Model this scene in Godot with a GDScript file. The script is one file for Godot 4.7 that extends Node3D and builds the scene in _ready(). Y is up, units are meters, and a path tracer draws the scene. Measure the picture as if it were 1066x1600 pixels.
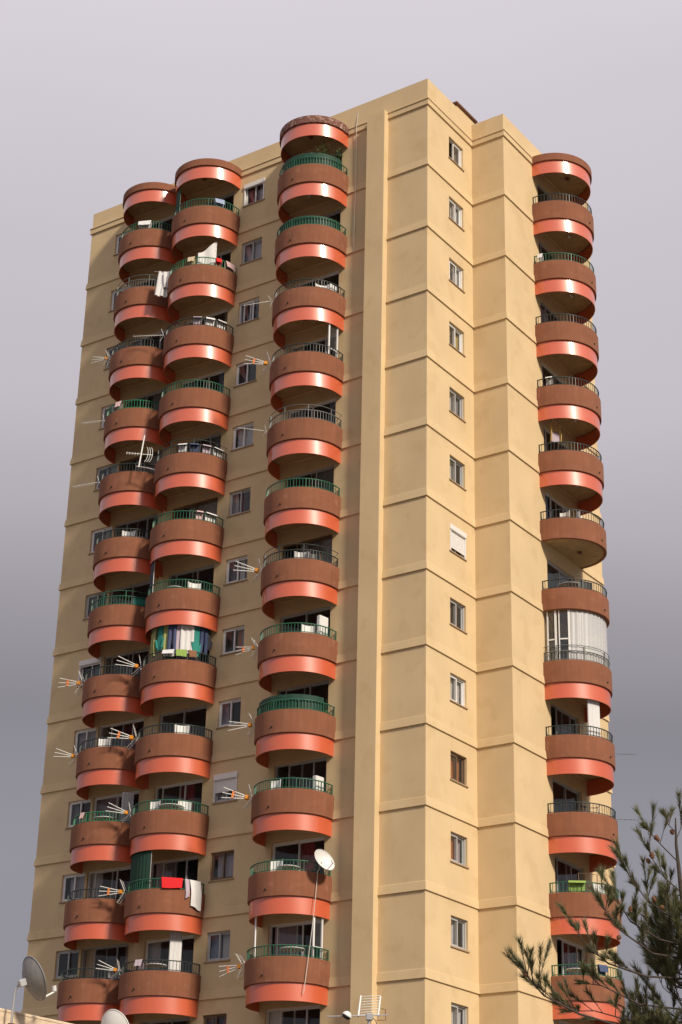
extends Node3D

const GROUND_TO_COURSE := 46.0      # height of the topmost string course above the ground
const STOREY := 2.8
const FACE_A := -0.055              # plane of the long facade
const STEP_X := 1.461               # how far the side wing stands out
const STEP_Z := -3.373
const WEST := -17.35
const LAST := 13                    # lowest balcony row that is built
const COLUMN_X := [-13.57, -10.60, -5.17]
const COLUMN_R := [1.46, 1.51, 1.47, 1.62]
const COLUMN_STUB := [0.12, 0.20, 0.27, 0.12]
const SIDE_COLUMN_Z := -7.28

var mats := {}
var rng := RandomNumberGenerator.new()
var cache := {}
var stub := 0.12                    # straight stretch of the balcony outline that is being built

# ------------------------------------------------------------------ nodes
func numbered(parent: Node, called: String) -> String:
	if not parent.has_node(NodePath(called)): return called
	var i := 1
	while parent.has_node(NodePath("%s_%03d" % [called, i])): i += 1
	return "%s_%03d" % [called, i]

func part(parent: Node, called: String, mesh: Mesh, m: Material, xf := Transform3D.IDENTITY) -> MeshInstance3D:
	var o := MeshInstance3D.new()
	o.name = numbered(parent, called)
	o.mesh = mesh
	o.material_override = m
	o.transform = xf
	parent.add_child(o)
	return o

func holder(parent: Node, called: String, xf := Transform3D.IDENTITY) -> Node3D:
	var o := Node3D.new()
	o.name = numbered(parent, called)
	o.transform = xf
	parent.add_child(o)
	return o

func thing(called: String, label: String, category: String, xf := Transform3D.IDENTITY, group := "") -> Node3D:
	var o := holder(self, called, xf)
	tag(o, label, category, group)
	return o

func tag(o: Node, label: String, category: String, group := "") -> void:
	o.set_meta("label", label)
	o.set_meta("category", category)
	if group != "": o.set_meta("group", group)

# ------------------------------------------------------------------ mesh helpers
func tool() -> SurfaceTool:
	var s := SurfaceTool.new()
	s.begin(Mesh.PRIMITIVE_TRIANGLES)
	s.set_smooth_group(-1)
	return s

func done(s: SurfaceTool) -> ArrayMesh:
	s.generate_normals()
	return s.commit()

func quad(s: SurfaceTool, a: Vector3, b: Vector3, c: Vector3, d: Vector3, n: Vector3) -> void:
	if (b - a).cross(c - a).dot(n) > 0.0:
		var t := b; b = d; d = t
	for v in [a, b, c, a, c, d]: s.add_vertex(v)

func box(s: SurfaceTool, lo: Vector3, hi: Vector3, xf := Transform3D.IDENTITY) -> void:
	var p := []
	for i in 8:
		p.append(xf * Vector3(hi.x if i & 1 else lo.x, hi.y if i & 2 else lo.y, hi.z if i & 4 else lo.z))
	quad(s, p[0], p[1], p[3], p[2], -xf.basis.z)
	quad(s, p[4], p[5], p[7], p[6], xf.basis.z)
	quad(s, p[0], p[2], p[6], p[4], -xf.basis.x)
	quad(s, p[1], p[3], p[7], p[5], xf.basis.x)
	quad(s, p[0], p[1], p[5], p[4], -xf.basis.y)
	quad(s, p[2], p[3], p[7], p[6], xf.basis.y)

func bevel_box(s: SurfaceTool, lo: Vector3, hi: Vector3, b: float) -> void:
	# a box with chamfered upright edges and a chamfered top and bottom
	var rings := []
	for e in [[lo.y, b], [lo.y + b, 0.0], [hi.y - b, 0.0], [hi.y, b]]:
		var i: float = e[1]
		var y: float = e[0]
		var c := b + i
		rings.append([Vector3(lo.x + c, y, lo.z + i), Vector3(hi.x - c, y, lo.z + i), Vector3(hi.x - i, y, lo.z + c), Vector3(hi.x - i, y, hi.z - c),
			Vector3(hi.x - c, y, hi.z - i), Vector3(lo.x + c, y, hi.z - i), Vector3(lo.x + i, y, hi.z - c), Vector3(lo.x + i, y, lo.z + c)])
	var mid := (lo + hi) * 0.5
	for r in 3:
		for i in 8:
			var j := (i + 1) % 8
			var n: Vector3 = (rings[r][i] + rings[r + 1][j]) * 0.5 - mid
			quad(s, rings[r][i], rings[r][j], rings[r + 1][j], rings[r + 1][i], n)
	for e in [[0, Vector3.DOWN], [3, Vector3.UP]]:
		for i in range(1, 7):
			var a: Vector3 = rings[e[0]][0]
			var bb: Vector3 = rings[e[0]][i]
			var c2: Vector3 = rings[e[0]][i + 1]
			if (bb - a).cross(c2 - a).dot(e[1]) > 0.0:
				s.add_vertex(a); s.add_vertex(c2); s.add_vertex(bb)
			else:
				s.add_vertex(a); s.add_vertex(bb); s.add_vertex(c2)

func tube(s: SurfaceTool, pts: Array, r0: float, r1 := -1.0, sides := 6) -> void:
	if r1 < 0.0: r1 = r0
	s.set_smooth_group(1)
	var rings := []
	var n := pts.size()
	var side := Vector3.ZERO
	for i in n:
		var a: Vector3 = pts[maxi(i - 1, 0)]
		var b: Vector3 = pts[mini(i + 1, n - 1)]
		var f := (b - a).normalized()
		if side == Vector3.ZERO or absf(side.dot(f)) > 0.98:
			side = (Vector3.UP if absf(f.y) < 0.9 else Vector3.RIGHT).cross(f).normalized()
		side = (side - f * side.dot(f)).normalized()
		var up := f.cross(side)
		var r := lerpf(r0, r1, float(i) / maxf(n - 1, 1))
		var ring := []
		for k in sides:
			var t := TAU * k / sides
			ring.append(pts[i] + (side * cos(t) + up * sin(t)) * r)
		rings.append(ring)
	for i in n - 1:
		for k in sides:
			var l := (k + 1) % sides
			quad(s, rings[i][k], rings[i][l], rings[i + 1][l], rings[i + 1][k], (rings[i][k] + rings[i + 1][l]) * 0.5 - (pts[i] + pts[i + 1]) * 0.5)
	s.set_smooth_group(-1)
	for e in [[0, pts[0] - pts[1]], [n - 1, pts[n - 1] - pts[n - 2]]]:
		var ring: Array = rings[e[0]]
		for k in range(1, sides - 1):
			var a: Vector3 = ring[0]
			var b: Vector3 = ring[k]
			var c: Vector3 = ring[k + 1]
			if (b - a).cross(c - a).dot(e[1]) > 0.0:
				s.add_vertex(a); s.add_vertex(c); s.add_vertex(b)
			else:
				s.add_vertex(a); s.add_vertex(b); s.add_vertex(c)

func lathe(s: SurfaceTool, prof: Array, sides: int, xf := Transform3D.IDENTITY, smooth := true) -> void:
	# prof: Vector2(radius, height) from bottom to top, turned about the local y axis
	s.set_smooth_group(1 if smooth else -1)
	for i in prof.size() - 1:
		var p: Vector2 = prof[i]
		var q: Vector2 = prof[i + 1]
		for k in sides:
			var t0 := TAU * k / sides
			var t1 := TAU * (k + 1) / sides
			var a := xf * Vector3(p.x * cos(t0), p.y, p.x * sin(t0))
			var b := xf * Vector3(p.x * cos(t1), p.y, p.x * sin(t1))
			var c := xf * Vector3(q.x * cos(t1), q.y, q.x * sin(t1))
			var d := xf * Vector3(q.x * cos(t0), q.y, q.x * sin(t0))
			var tm := (t0 + t1) * 0.5
			var dir := q - p
			var n := xf.basis * Vector3(dir.y * cos(tm), -dir.x, dir.y * sin(tm))
			if p.x < 1e-5: quad_tri(s, a, c, d, n)
			elif q.x < 1e-5: quad_tri(s, a, b, c, n)
			else: quad(s, a, b, c, d, n)
	s.set_smooth_group(-1)

func quad_tri(s: SurfaceTool, a: Vector3, b: Vector3, c: Vector3, n: Vector3) -> void:
	if (b - a).cross(c - a).dot(n) > 0.0:
		s.add_vertex(a); s.add_vertex(c); s.add_vertex(b)
	else:
		s.add_vertex(a); s.add_vertex(b); s.add_vertex(c)

# the U-shaped outline of a balcony: [point on the outline, outward direction]
func outline(r: float, n := 28, from := 0.0, to := PI) -> Array:
	var l := []
	if from <= 0.0: l.append([Vector3(r, 0, 0), Vector3(1, 0, 0)])
	for i in n + 1:
		var t := lerpf(from, to, float(i) / n)
		var d := Vector3(cos(t), 0, sin(t))
		l.append([Vector3(0, 0, stub) + d * r, d])
	if to >= PI - 1e-6: l.append([Vector3(-r, 0, 0), Vector3(-1, 0, 0)])
	return l

func sweep(s: SurfaceTool, path: Array, prof: Array, closed := true) -> void:
	var m := prof.size()
	var centre := Vector2.ZERO
	for q in prof: centre += q / m
	for j in (m if closed else m - 1):
		s.set_smooth_group(j + 1)
		var p: Vector2 = prof[j]
		var q: Vector2 = prof[(j + 1) % m]
		var e := q - p
		var out := Vector2(e.y, -e.x)
		if closed and out.dot((p + q) * 0.5 - centre) < 0.0: out = -out
		for i in path.size() - 1:
			var a: Vector3 = path[i][0] + path[i][1] * p.x + Vector3.UP * p.y
			var b: Vector3 = path[i + 1][0] + path[i + 1][1] * p.x + Vector3.UP * p.y
			var c: Vector3 = path[i + 1][0] + path[i + 1][1] * q.x + Vector3.UP * q.y
			var d: Vector3 = path[i][0] + path[i][1] * q.x + Vector3.UP * q.y
			var dir: Vector3 = (path[i][1] + path[i + 1][1]).normalized()
			quad(s, a, b, c, d, dir * out.x + Vector3.UP * out.y)
	s.set_smooth_group(-1)
	if closed:
		for e in [0, path.size() - 1]:
			var away: Vector3 = path[e][0] - path[1 if e == 0 else e - 1][0]
			for j in range(1, m - 1):
				var l := []
				for i in [0, j, j + 1]: l.append(path[e][0] + path[e][1] * prof[i].x + Vector3.UP * prof[i].y)
				quad_tri(s, l[0], l[1], l[2], away)

# an upright wall with rectangular openings; u runs along the wall, n points outwards
func wall(s: SurfaceTool, at: Vector3, u: Vector3, n: Vector3, u0: float, u1: float, y0: float, y1: float, holes: Array, thick: float, ends := true) -> void:
	var us := [u0, u1]
	var ys := [y0, y1]
	for h in holes:
		for v in [h[0], h[1]]:
			if v > u0 and v < u1 and not us.has(v): us.append(v)
		for v in [h[2], h[3]]:
			if v > y0 and v < y1 and not ys.has(v): ys.append(v)
	us.sort(); ys.sort()
	var back := -n * thick
	for j in ys.size() - 1:
		var ym: float = (ys[j] + ys[j + 1]) * 0.5
		var i := 0
		while i < us.size() - 1:
			var um: float = (us[i] + us[i + 1]) * 0.5
			var hole := false
			for h in holes:
				if um > h[0] and um < h[1] and ym > h[2] and ym < h[3]:
					hole = true
					break
			if not hole:
				var a: Vector3 = at + u * us[i] + Vector3.UP * ys[j]
				var b: Vector3 = at + u * us[i + 1] + Vector3.UP * ys[j]
				var up: Vector3 = Vector3.UP * (ys[j + 1] - ys[j])
				quad(s, a, b, b + up, a + up, n)
				quad(s, a + back, b + back, b + back + up, a + back + up, -n)
			i += 1
	for h in holes:
		var a: Vector3 = at + u * h[0] + Vector3.UP * h[2]
		var b: Vector3 = at + u * h[1] + Vector3.UP * h[2]
		var up: Vector3 = Vector3.UP * (h[3] - h[2])
		quad(s, a, b, b + back, a + back, Vector3.UP)
		quad(s, a + up, b + up, b + up + back, a + up + back, Vector3.DOWN)
		quad(s, a, a + up, a + up + back, a + back, u)
		quad(s, b, b + up, b + up + back, b + back, -u)
	if ends:
		var a := at + u * u0 + Vector3.UP * y0
		var b := at + u * u1 + Vector3.UP * y0
		var up := Vector3.UP * (y1 - y0)
		quad(s, a + up, b + up, b + up + back, a + up + back, Vector3.UP)
		quad(s, a, a + up, a + up + back, a + back, -u)
		quad(s, b, b + up, b + up + back, b + back, u)

# ------------------------------------------------------------------ materials
func srgb(c: Color) -> Color:
	return c.linear_to_srgb()

func plain(r: float, g: float, b: float, rough := 0.7, metal := 0.0) -> StandardMaterial3D:
	var m := StandardMaterial3D.new()
	m.albedo_color = srgb(Color(r, g, b))
	m.roughness = rough
	m.metallic = metal
	m.cull_mode = BaseMaterial3D.CULL_DISABLED
	return m

func noise_bytes(seed_: int, freq: float, w: int, h: int, octaves: int) -> PackedByteArray:
	var f := FastNoiseLite.new()
	f.seed = seed_
	f.noise_type = FastNoiseLite.TYPE_SIMPLEX_SMOOTH
	f.frequency = freq
	f.fractal_octaves = octaves
	var im := f.get_seamless_image(w, h)
	im.convert(Image.FORMAT_L8)
	return im.get_data()

# weathered paint: cloudy patches, run marks down the wall, grain and a second colour where it is stained
func weathered(seed_: int, size: int, base: Color, stain: Color, patch: float, runs: float, grain: float, stained: float) -> ImageTexture:
	var a := noise_bytes(seed_, 5.0 / size, size, size, 4)
	var g := noise_bytes(seed_ + 1, 0.28, size, size, 2)
	var st := noise_bytes(seed_ + 2, 9.0 / size, size, size, 3)
	var f := FastNoiseLite.new()
	f.seed = seed_ + 3
	f.frequency = 0.055
	f.fractal_octaves = 3
	var im := f.get_seamless_image(size, maxi(size / 24, 8))
	im.convert(Image.FORMAT_L8)
	im.resize(size, size, Image.INTERPOLATE_CUBIC)
	var r := im.get_data()
	var out := PackedByteArray()
	out.resize(size * size * 3)
	for i in size * size:
		var k := 1.0 + patch * (a[i] / 127.5 - 1.0) + grain * (g[i] / 127.5 - 1.0) + runs * (r[i] / 127.5 - 1.0) * (0.25 + 1.5 * st[i] / 255.0)
		var q := clampf((st[i] / 255.0 - 0.62) * 5.0, 0.0, 1.0) * stained * (0.4 + 0.6 * r[i] / 255.0)
		var c := Color(lerpf(base.r, stain.r, q) * k, lerpf(base.g, stain.g, q) * k, lerpf(base.b, stain.b, q) * k).linear_to_srgb()
		out[i * 3] = clampi(int(c.r * 255.0 + 0.5), 0, 255)
		out[i * 3 + 1] = clampi(int(c.g * 255.0 + 0.5), 0, 255)
		out[i * 3 + 2] = clampi(int(c.b * 255.0 + 0.5), 0, 255)
	return ImageTexture.create_from_image(Image.create_from_data(size, size, false, Image.FORMAT_RGB8, out))

func textured(tex: Texture2D, metres: float, rough: float, bump := 0.0) -> StandardMaterial3D:
	var m := StandardMaterial3D.new()
	m.albedo_texture = tex
	m.roughness = rough
	m.uv1_triplanar = true
	m.uv1_world_triplanar = true
	m.uv1_scale = Vector3.ONE / metres
	m.cull_mode = BaseMaterial3D.CULL_DISABLED
	if bump > 0.0:
		m.normal_enabled = true
		m.normal_texture = cache["stucco_normal"]
		m.normal_scale = bump
	return m

func make_materials() -> void:
	var nt := NoiseTexture2D.new()
	nt.width = 512; nt.height = 512; nt.seamless = true; nt.as_normal_map = true; nt.bump_strength = 3.0
	var fn := FastNoiseLite.new()
	fn.seed = 5; fn.frequency = 0.06; fn.fractal_octaves = 4
	nt.noise = fn
	cache["stucco_normal"] = nt
	var rough := 0.92
	mats.cream = textured(weathered(11, 1024, Color(0.635, 0.475, 0.272), Color(0.53, 0.375, 0.19), 0.06, 0.012, 0.05, 0.5), 13.0, rough)
	mats.brown = textured(weathered(31, 512, Color(0.235, 0.089, 0.046), Color(0.30, 0.14, 0.088), 0.12, 0.12, 0.08, 0.5), 4.7, 0.95)
	mats.rim_peeled = textured(weathered(47, 512, Color(0.20, 0.075, 0.05), Color(0.62, 0.50, 0.42), 0.15, 0.05, 0.15, 1.0), 1.6, 0.95, 0.8)
	mats.rim_peeled.albedo_texture = weathered(53, 256, Color(0.17, 0.07, 0.05), Color(0.60, 0.47, 0.40), 0.25, 0.0, 0.2, 1.0)
	mats.orange = textured(weathered(61, 256, Color(0.61, 0.105, 0.037), Color(0.57, 0.135, 0.06), 0.04, 0.03, 0.02, 0.4), 5.3, 0.42)
	mats.orange.metallic_specular = 0.7
	mats.orange.clearcoat_enabled = true
	mats.orange.clearcoat = 1.0
	mats.orange.clearcoat_roughness = 0.14
	mats.soffit = textured(weathered(71, 256, Color(0.42, 0.29, 0.15), Color(0.26, 0.17, 0.09), 0.12, 0.0, 0.06, 0.6), 3.1, 0.9)
	mats.deck = plain(0.25, 0.14, 0.09, 0.8)
	mats.rail_green = plain(0.018, 0.115, 0.062, 0.45)
	mats.rail_bright = plain(0.02, 0.19, 0.085, 0.45)
	mats.rail_dark = plain(0.022, 0.036, 0.034, 0.45)
	mats.antenna_dark = plain(0.10, 0.11, 0.12, 0.5)
	mats.rail_grey = plain(0.13, 0.14, 0.13, 0.5)
	mats.white_frame = plain(0.74, 0.73, 0.72, 0.45)
	mats.alu_frame = plain(0.42, 0.42, 0.42, 0.4)
	mats.brown_frame = plain(0.16, 0.10, 0.06, 0.5)
	mats.shutter = plain(0.72, 0.70, 0.68, 0.55)
	mats.sill = plain(0.36, 0.25, 0.15, 0.8)
	mats.inner = plain(0.46, 0.41, 0.35, 0.9)
	mats.inner_floor = plain(0.22, 0.17, 0.12, 0.8)
	var gl := plain(0.05, 0.06, 0.07, 0.03)
	gl.transparency = BaseMaterial3D.TRANSPARENCY_ALPHA
	gl.albedo_color.a = 0.30
	gl.metallic_specular = 0.6
	mats.glass = gl
	var pl := plain(0.75, 0.75, 0.76, 0.25)
	pl.transparency = BaseMaterial3D.TRANSPARENCY_ALPHA
	pl.albedo_color.a = 0.48
	mats.clear_sheet = pl
	var cloths := {"white": [0.68, 0.67, 0.67], "lilac": [0.46, 0.38, 0.44], "beige": [0.55, 0.44, 0.30], "red": [0.36, 0.05, 0.05], "orange": [0.55, 0.17, 0.05], "blue": [0.30, 0.36, 0.50],
			"grey": [0.30, 0.30, 0.32], "dark": [0.06, 0.06, 0.08], "yellow": [0.62, 0.48, 0.16], "brown": [0.22, 0.10, 0.05], "green": [0.07, 0.22, 0.10], "pink": [0.62, 0.42, 0.42],
			"teal": [0.03, 0.24, 0.20], "denim": [0.06, 0.08, 0.16], "scarlet": [0.62, 0.015, 0.02], "olive": [0.34, 0.36, 0.14], "lime": [0.24, 0.36, 0.08], "bottle": [0.012, 0.045, 0.03]}
	for c in cloths:
		var v: Array = cloths[c]
		var m := plain(v[0], v[1], v[2], 0.95)
		m.backlight_enabled = true
		m.backlight = Color(0.25 * v[0], 0.25 * v[1], 0.25 * v[2])
		mats["cloth_" + c] = m
	mats.stripe = textured(stripes(Color(0.40, 0.34, 0.40), Color(0.62, 0.60, 0.62)), 0.35, 0.9)
	mats.stripe.uv1_world_triplanar = true
	mats.net = plain(0.006, 0.052, 0.032, 0.7)
	mats.net.transparency = BaseMaterial3D.TRANSPARENCY_ALPHA
	mats.net.albedo_color.a = 0.8
	mats.metal = plain(0.52, 0.52, 0.53, 0.35, 0.6)
	mats.antenna = plain(0.78, 0.77, 0.74, 0.45)
	mats.antenna_box = plain(0.70, 0.27, 0.02, 0.5)
	mats.antenna_clip = plain(0.66, 0.20, 0.05, 0.5)
	mats.dish_grey = textured(weathered(83, 256, Color(0.21, 0.21, 0.22), Color(0.30, 0.27, 0.24), 0.10, 0.10, 0.06, 0.5), 0.9, 0.6)
	mats.dish_white = plain(0.66, 0.66, 0.65, 0.5)
	mats.plastic = plain(0.72, 0.72, 0.71, 0.4)
	mats.black = plain(0.02, 0.02, 0.022, 0.5)
	mats.cable = plain(0.62, 0.58, 0.52, 0.6)
	mats.wood = plain(0.34, 0.20, 0.09, 0.7)
	mats.cane = plain(0.50, 0.33, 0.10, 0.6)
	mats.terracotta = plain(0.36, 0.12, 0.06, 0.85)
	mats.leaf = plain(0.075, 0.16, 0.03, 0.6)
	mats.leaf.backlight_enabled = true
	mats.leaf.backlight = Color(0.04, 0.08, 0.01)
	mats.spout = plain(0.03, 0.018, 0.014, 0.8)
	mats.rust = plain(0.16, 0.06, 0.035, 0.8)
	mats.tile_cap = plain(0.20, 0.10, 0.07, 0.9)
	mats.house = textured(weathered(91, 512, Color(0.66, 0.52, 0.36), Color(0.55, 0.42, 0.28), 0.08, 0.06, 0.05, 0.5), 6.0, 0.92, 0.5)
	mats.bark = textured(weathered(97, 256, Color(0.055, 0.040, 0.032), Color(0.10, 0.08, 0.065), 0.3, 0.0, 0.3, 0.7), 0.7, 0.95)
	var nd := StandardMaterial3D.new()
	nd.vertex_color_use_as_albedo = true
	nd.roughness = 0.6
	nd.cull_mode = BaseMaterial3D.CULL_DISABLED
	nd.backlight_enabled = true
	nd.backlight = Color(0.05, 0.07, 0.02)
	mats.needle = nd
	mats.cone = plain(0.15, 0.07, 0.035, 0.9)
	mats.ground = textured(weathered(101, 512, Color(0.105, 0.095, 0.08), Color(0.06, 0.058, 0.05), 0.2, 0.0, 0.2, 0.8), 23.0, 0.95)
	mats.lamp_orange = plain(0.62, 0.30, 0.06, 0.5)

func stripes(a: Color, b: Color) -> ImageTexture:
	var im := Image.create(64, 8, false, Image.FORMAT_RGB8)
	for x in 64:
		var t := 0.5 + 0.5 * sin(x / 64.0 * TAU * 3.0) * (0.6 + 0.4 * sin(x / 64.0 * TAU))
		for y in 8: im.set_pixel(x, y, a.lerp(b, t).linear_to_srgb())
	return ImageTexture.create_from_image(im)

func make_sky() -> ImageTexture:
	var w := 1024
	var h := 512
	var keys := [[-90.0, 0.12], [-2.0, 0.20], [2.0, 0.25], [9.0, 0.275], [13.0, 0.290], [15.0, 0.275], [17.0, 0.25], [19.6, 0.31], [23.2, 0.43], [27.0, 0.515], [33.0, 0.565], [40.0, 0.645], [55.0, 0.86], [90.0, 1.0]]
	var big := noise_bytes(201, 3.2 / h, w, h, 4)
	var f := FastNoiseLite.new()
	f.seed = 202; f.frequency = 0.02; f.fractal_octaves = 4
	var im2 := f.get_seamless_image(w / 4, h)
	im2.convert(Image.FORMAT_L8)
	im2.resize(w, h, Image.INTERPOLATE_CUBIC)
	var fine := im2.get_data()
	var im := Image.create(w, h, false, Image.FORMAT_RGBF)
	for y in h:
		var el := 90.0 - 180.0 * (y + 0.5) / h
		for x in w:
			var n := big[y * w + x] / 127.5 - 1.0
			var n2 := fine[y * w + x] / 127.5 - 1.0
			var e := el
			if el > 0.0: e = maxf(el + (n * 1.5 + n2 * 1.0) * clampf(el / 12.0, 0.0, 1.0) * clampf((90.0 - el) / 30.0, 0.0, 1.0), 0.0)
			var v := 0.12
			for i in keys.size() - 1:
				if e >= keys[i][0] and e <= keys[i + 1][0]:
					var t := smoothstep(keys[i][0], keys[i + 1][0], e)
					t = lerpf((e - keys[i][0]) / (keys[i + 1][0] - keys[i][0]), t, 0.25)
					v = lerpf(keys[i][1], keys[i + 1][1], t)
			v *= 1.0 + 0.05 * n2 * clampf(el / 8.0, 0.0, 1.0)
			var cool := 1.0 - smoothstep(13.0, 22.0, e)
			im.set_pixel(x, y, Color(v * lerpf(1.0, 0.97, cool), v * lerpf(0.935, 0.955, cool), v * lerpf(1.02, 1.09, cool)))
	return ImageTexture.create_from_image(im)

# ------------------------------------------------------------------ windows and doors
func sheet(w: float, h: float, folds: float, depth: float, n := 24) -> ArrayMesh:
	# a hanging cloth, w wide and h high, hung from y = h down to 0, folded in z, 8 mm thick
	var s := tool()
	var rows := 4
	for side in [0.0, 0.008]:
		s.set_smooth_group(1 if side == 0.0 else 2)
		for j in rows:
			for i in n:
				var p := []
				for c in [[i, j], [i + 1, j], [i + 1, j + 1], [i, j + 1]]:
					var u: float = float(c[0]) / n
					var v: float = float(c[1]) / rows
					var z := sin(u * folds * TAU) * depth * (1.2 - 0.5 * v) + sin(u * 5.3 + v * 3.1) * depth * 0.5
					p.append(Vector3((u - 0.5) * w, v * h, z + side))
				quad(s, p[0], p[1], p[2], p[3], Vector3(0, 0, 1 if side > 0.0 else -1))
	return done(s)

func sash(w: float, h: float, bar: float) -> ArrayMesh:
	var s := tool()
	var t := 0.022
	box(s, Vector3(0, 0, -t), Vector3(bar, h, t))
	box(s, Vector3(w - bar, 0, -t), Vector3(w, h, t))
	box(s, Vector3(bar, 0, -t * 0.98), Vector3(w - bar, bar, t * 0.98))
	box(s, Vector3(bar, h - bar, -t * 0.98), Vector3(w - bar, h, t * 0.98))
	return done(s)

func frame(w: float, h: float, bar: float) -> ArrayMesh:
	var s := tool()
	var t := 0.05
	box(s, Vector3(-w / 2, 0, -t), Vector3(-w / 2 + bar, h, t))
	box(s, Vector3(w / 2 - bar, 0, -t), Vector3(w / 2, h, t))
	box(s, Vector3(-w / 2 + bar, 0, -t * 0.98), Vector3(w / 2 - bar, bar, t * 0.98))
	box(s, Vector3(-w / 2 + bar, h - bar, -t * 0.98), Vector3(w / 2 - bar, h, t * 0.98))
	return done(s)

func kept(key: String, make: Callable) -> Mesh:
	if not cache.has(key): cache[key] = make.call()
	return cache[key]

# one glazed opening: local origin at the middle of its sill, z outwards. open: how far the first sash is slid (0 to 1)
func glazing(parent: Node, called: String, xf: Transform3D, w: float, h: float, m: Material, curtains: Array, slid := 0.0, sill := true, shutter := -1.0) -> Node3D:
	var o := holder(parent, called, xf)
	var bar := 0.055
	var key := "%.2f_%.2f" % [w, h]
	var z := -0.13
	part(o, "frame", kept("frame" + key, frame.bind(w, h, bar)), m, Transform3D(Basis(), Vector3(0, 0, z)))
	var sw := (w - 2 * bar) / 2 + 0.03
	var sh := h - 2 * bar
	for i in 2:
		var x := -w / 2 + bar if i == 0 else w / 2 - bar - sw
		if i == 0: x += slid * (sw - 0.06)
		part(o, "sash", kept("sash" + key, sash.bind(sw, sh, 0.048)), m, Transform3D(Basis(), Vector3(x, bar, z + (0.024 if i == 0 else -0.024))))
		part(o, "pane", kept("pane" + key, pane.bind(sw - 0.096, sh - 0.096)), mats.glass, Transform3D(Basis(), Vector3(x + 0.048, bar + 0.048, z + (0.024 if i == 0 else -0.024))))
	for c in curtains:
		var cw: float = (c[1] - c[0]) * w
		var mesh: Mesh = kept("cloth%.2f_%.2f" % [cw, h], sheet.bind(cw, h - 0.1, maxf(2.0, cw * 7.0), 0.022))
		part(o, "curtain", mesh, mats.stripe if c[2] == "stripe" else mats["cloth_" + c[2]], Transform3D(Basis(), Vector3((c[0] + c[1] - 1.0) * 0.5 * w, 0.06, -0.26)))
	if sill:
		var s := tool()
		if not cache.has("sill" + key):
			bevel_box(s, Vector3(-w / 2 - 0.05, -0.055, -0.04), Vector3(w / 2 + 0.05, -0.004, 0.045), 0.008)
			cache["sill" + key] = done(s)
		part(o, "sill", cache["sill" + key], mats.sill)
	if shutter >= 0.0:
		var s := tool()
		bevel_box(s, Vector3(-w / 2 - 0.02, h - 0.2, -0.045), Vector3(w / 2 + 0.02, h + 0.02, 0.06), 0.02)
		part(o, "shutter_box", done(s), mats.shutter)
		for e in [-w / 2, w / 2 - 0.05]:
			var g := tool()
			box(g, Vector3(e, 0.0, -0.04), Vector3(e + 0.05, h - 0.2, 0.025))
			part(o, "shutter_guide", done(g), mats.white_frame)
		var y := h - 0.2
		var low := h - 0.2 - shutter * (h - 0.2)
		var slat := tool()
		while y - 0.05 > low:
			y -= 0.05
			box(slat, Vector3(-w / 2 + 0.05, y, -0.03), Vector3(w / 2 - 0.05, y + 0.044, -0.012))
			box(slat, Vector3(-w / 2 + 0.05, y + 0.044, -0.026), Vector3(w / 2 - 0.05, y + 0.05, -0.016))
		part(o, "shutter_curtain", done(slat), mats.shutter)
	return o

func pane(w: float, h: float) -> ArrayMesh:
	var s := tool()
	quad(s, Vector3(0, 0, 0), Vector3(w, 0, 0), Vector3(w, h, 0), Vector3(0, h, 0), Vector3.BACK)
	return done(s)

# ------------------------------------------------------------------ balconies
func column_at(col: int, k: int) -> Transform3D:
	var y := GROUND_TO_COURSE - k * STOREY
	if col < 3: return Transform3D(Basis(), Vector3(COLUMN_X[col], y, FACE_A))
	return Transform3D(Basis(Vector3.UP, PI / 2), Vector3(STEP_X, y, SIDE_COLUMN_Z))

# a place on a balcony: angle from straight ahead (positive to the local +x side), distance from the centre, height above the soffit
func spot(col: int, k: int, deg: float, r: float, y: float, turn := 0.0) -> Transform3D:
	var t := deg_to_rad(deg)
	return column_at(col, k) * Transform3D(Basis(Vector3.UP, t + turn), Vector3(sin(t) * r, y, COLUMN_STUB[col] + cos(t) * r))

func parapet_mesh(r: float, h: float) -> ArrayMesh:
	var s := tool()
	sweep(s, outline(r, 36), [Vector2(-0.115, 0.0), Vector2(-0.012, 0.0), Vector2(0.0, 0.012), Vector2(0.0, h - 0.015), Vector2(-0.015, h), Vector2(-0.115, h)])
	return done(s)

func valance_mesh(r: float) -> ArrayMesh:
	var s := tool()
	sweep(s, outline(r, 40), [Vector2(-0.092, -0.58), Vector2(-0.07, -0.58), Vector2(-0.068, -0.574), Vector2(-0.068, 0.05), Vector2(-0.092, 0.05)])
	return done(s)

func slab_mesh(r: float, y0: float, y1: float) -> ArrayMesh:
	var s := tool()
	var p := outline(r - 0.05, 36)
	for i in p.size() - 1:
		var a: Vector3 = p[i][0]
		var b: Vector3 = p[i + 1][0]
		var o := Vector3(0, 0, 0.0)
		quad_tri(s, o + Vector3.UP * y0, a + Vector3.UP * y0, b + Vector3.UP * y0, Vector3.DOWN)
		quad_tri(s, o + Vector3.UP * y1, a + Vector3.UP * y1, b + Vector3.UP * y1, Vector3.UP)
		quad(s, a + Vector3.UP * y0, b + Vector3.UP * y0, b + Vector3.UP * y1, a + Vector3.UP * y1, p[i][1])
	return done(s)

func rail_mesh(r: float, y: float, thick: float) -> ArrayMesh:
	var s := tool()
	var pts := []
	for q in outline(r - 0.07, 30): pts.append(q[0] + Vector3.UP * y)
	tube(s, pts, thick, thick, 6)
	return done(s)

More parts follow.
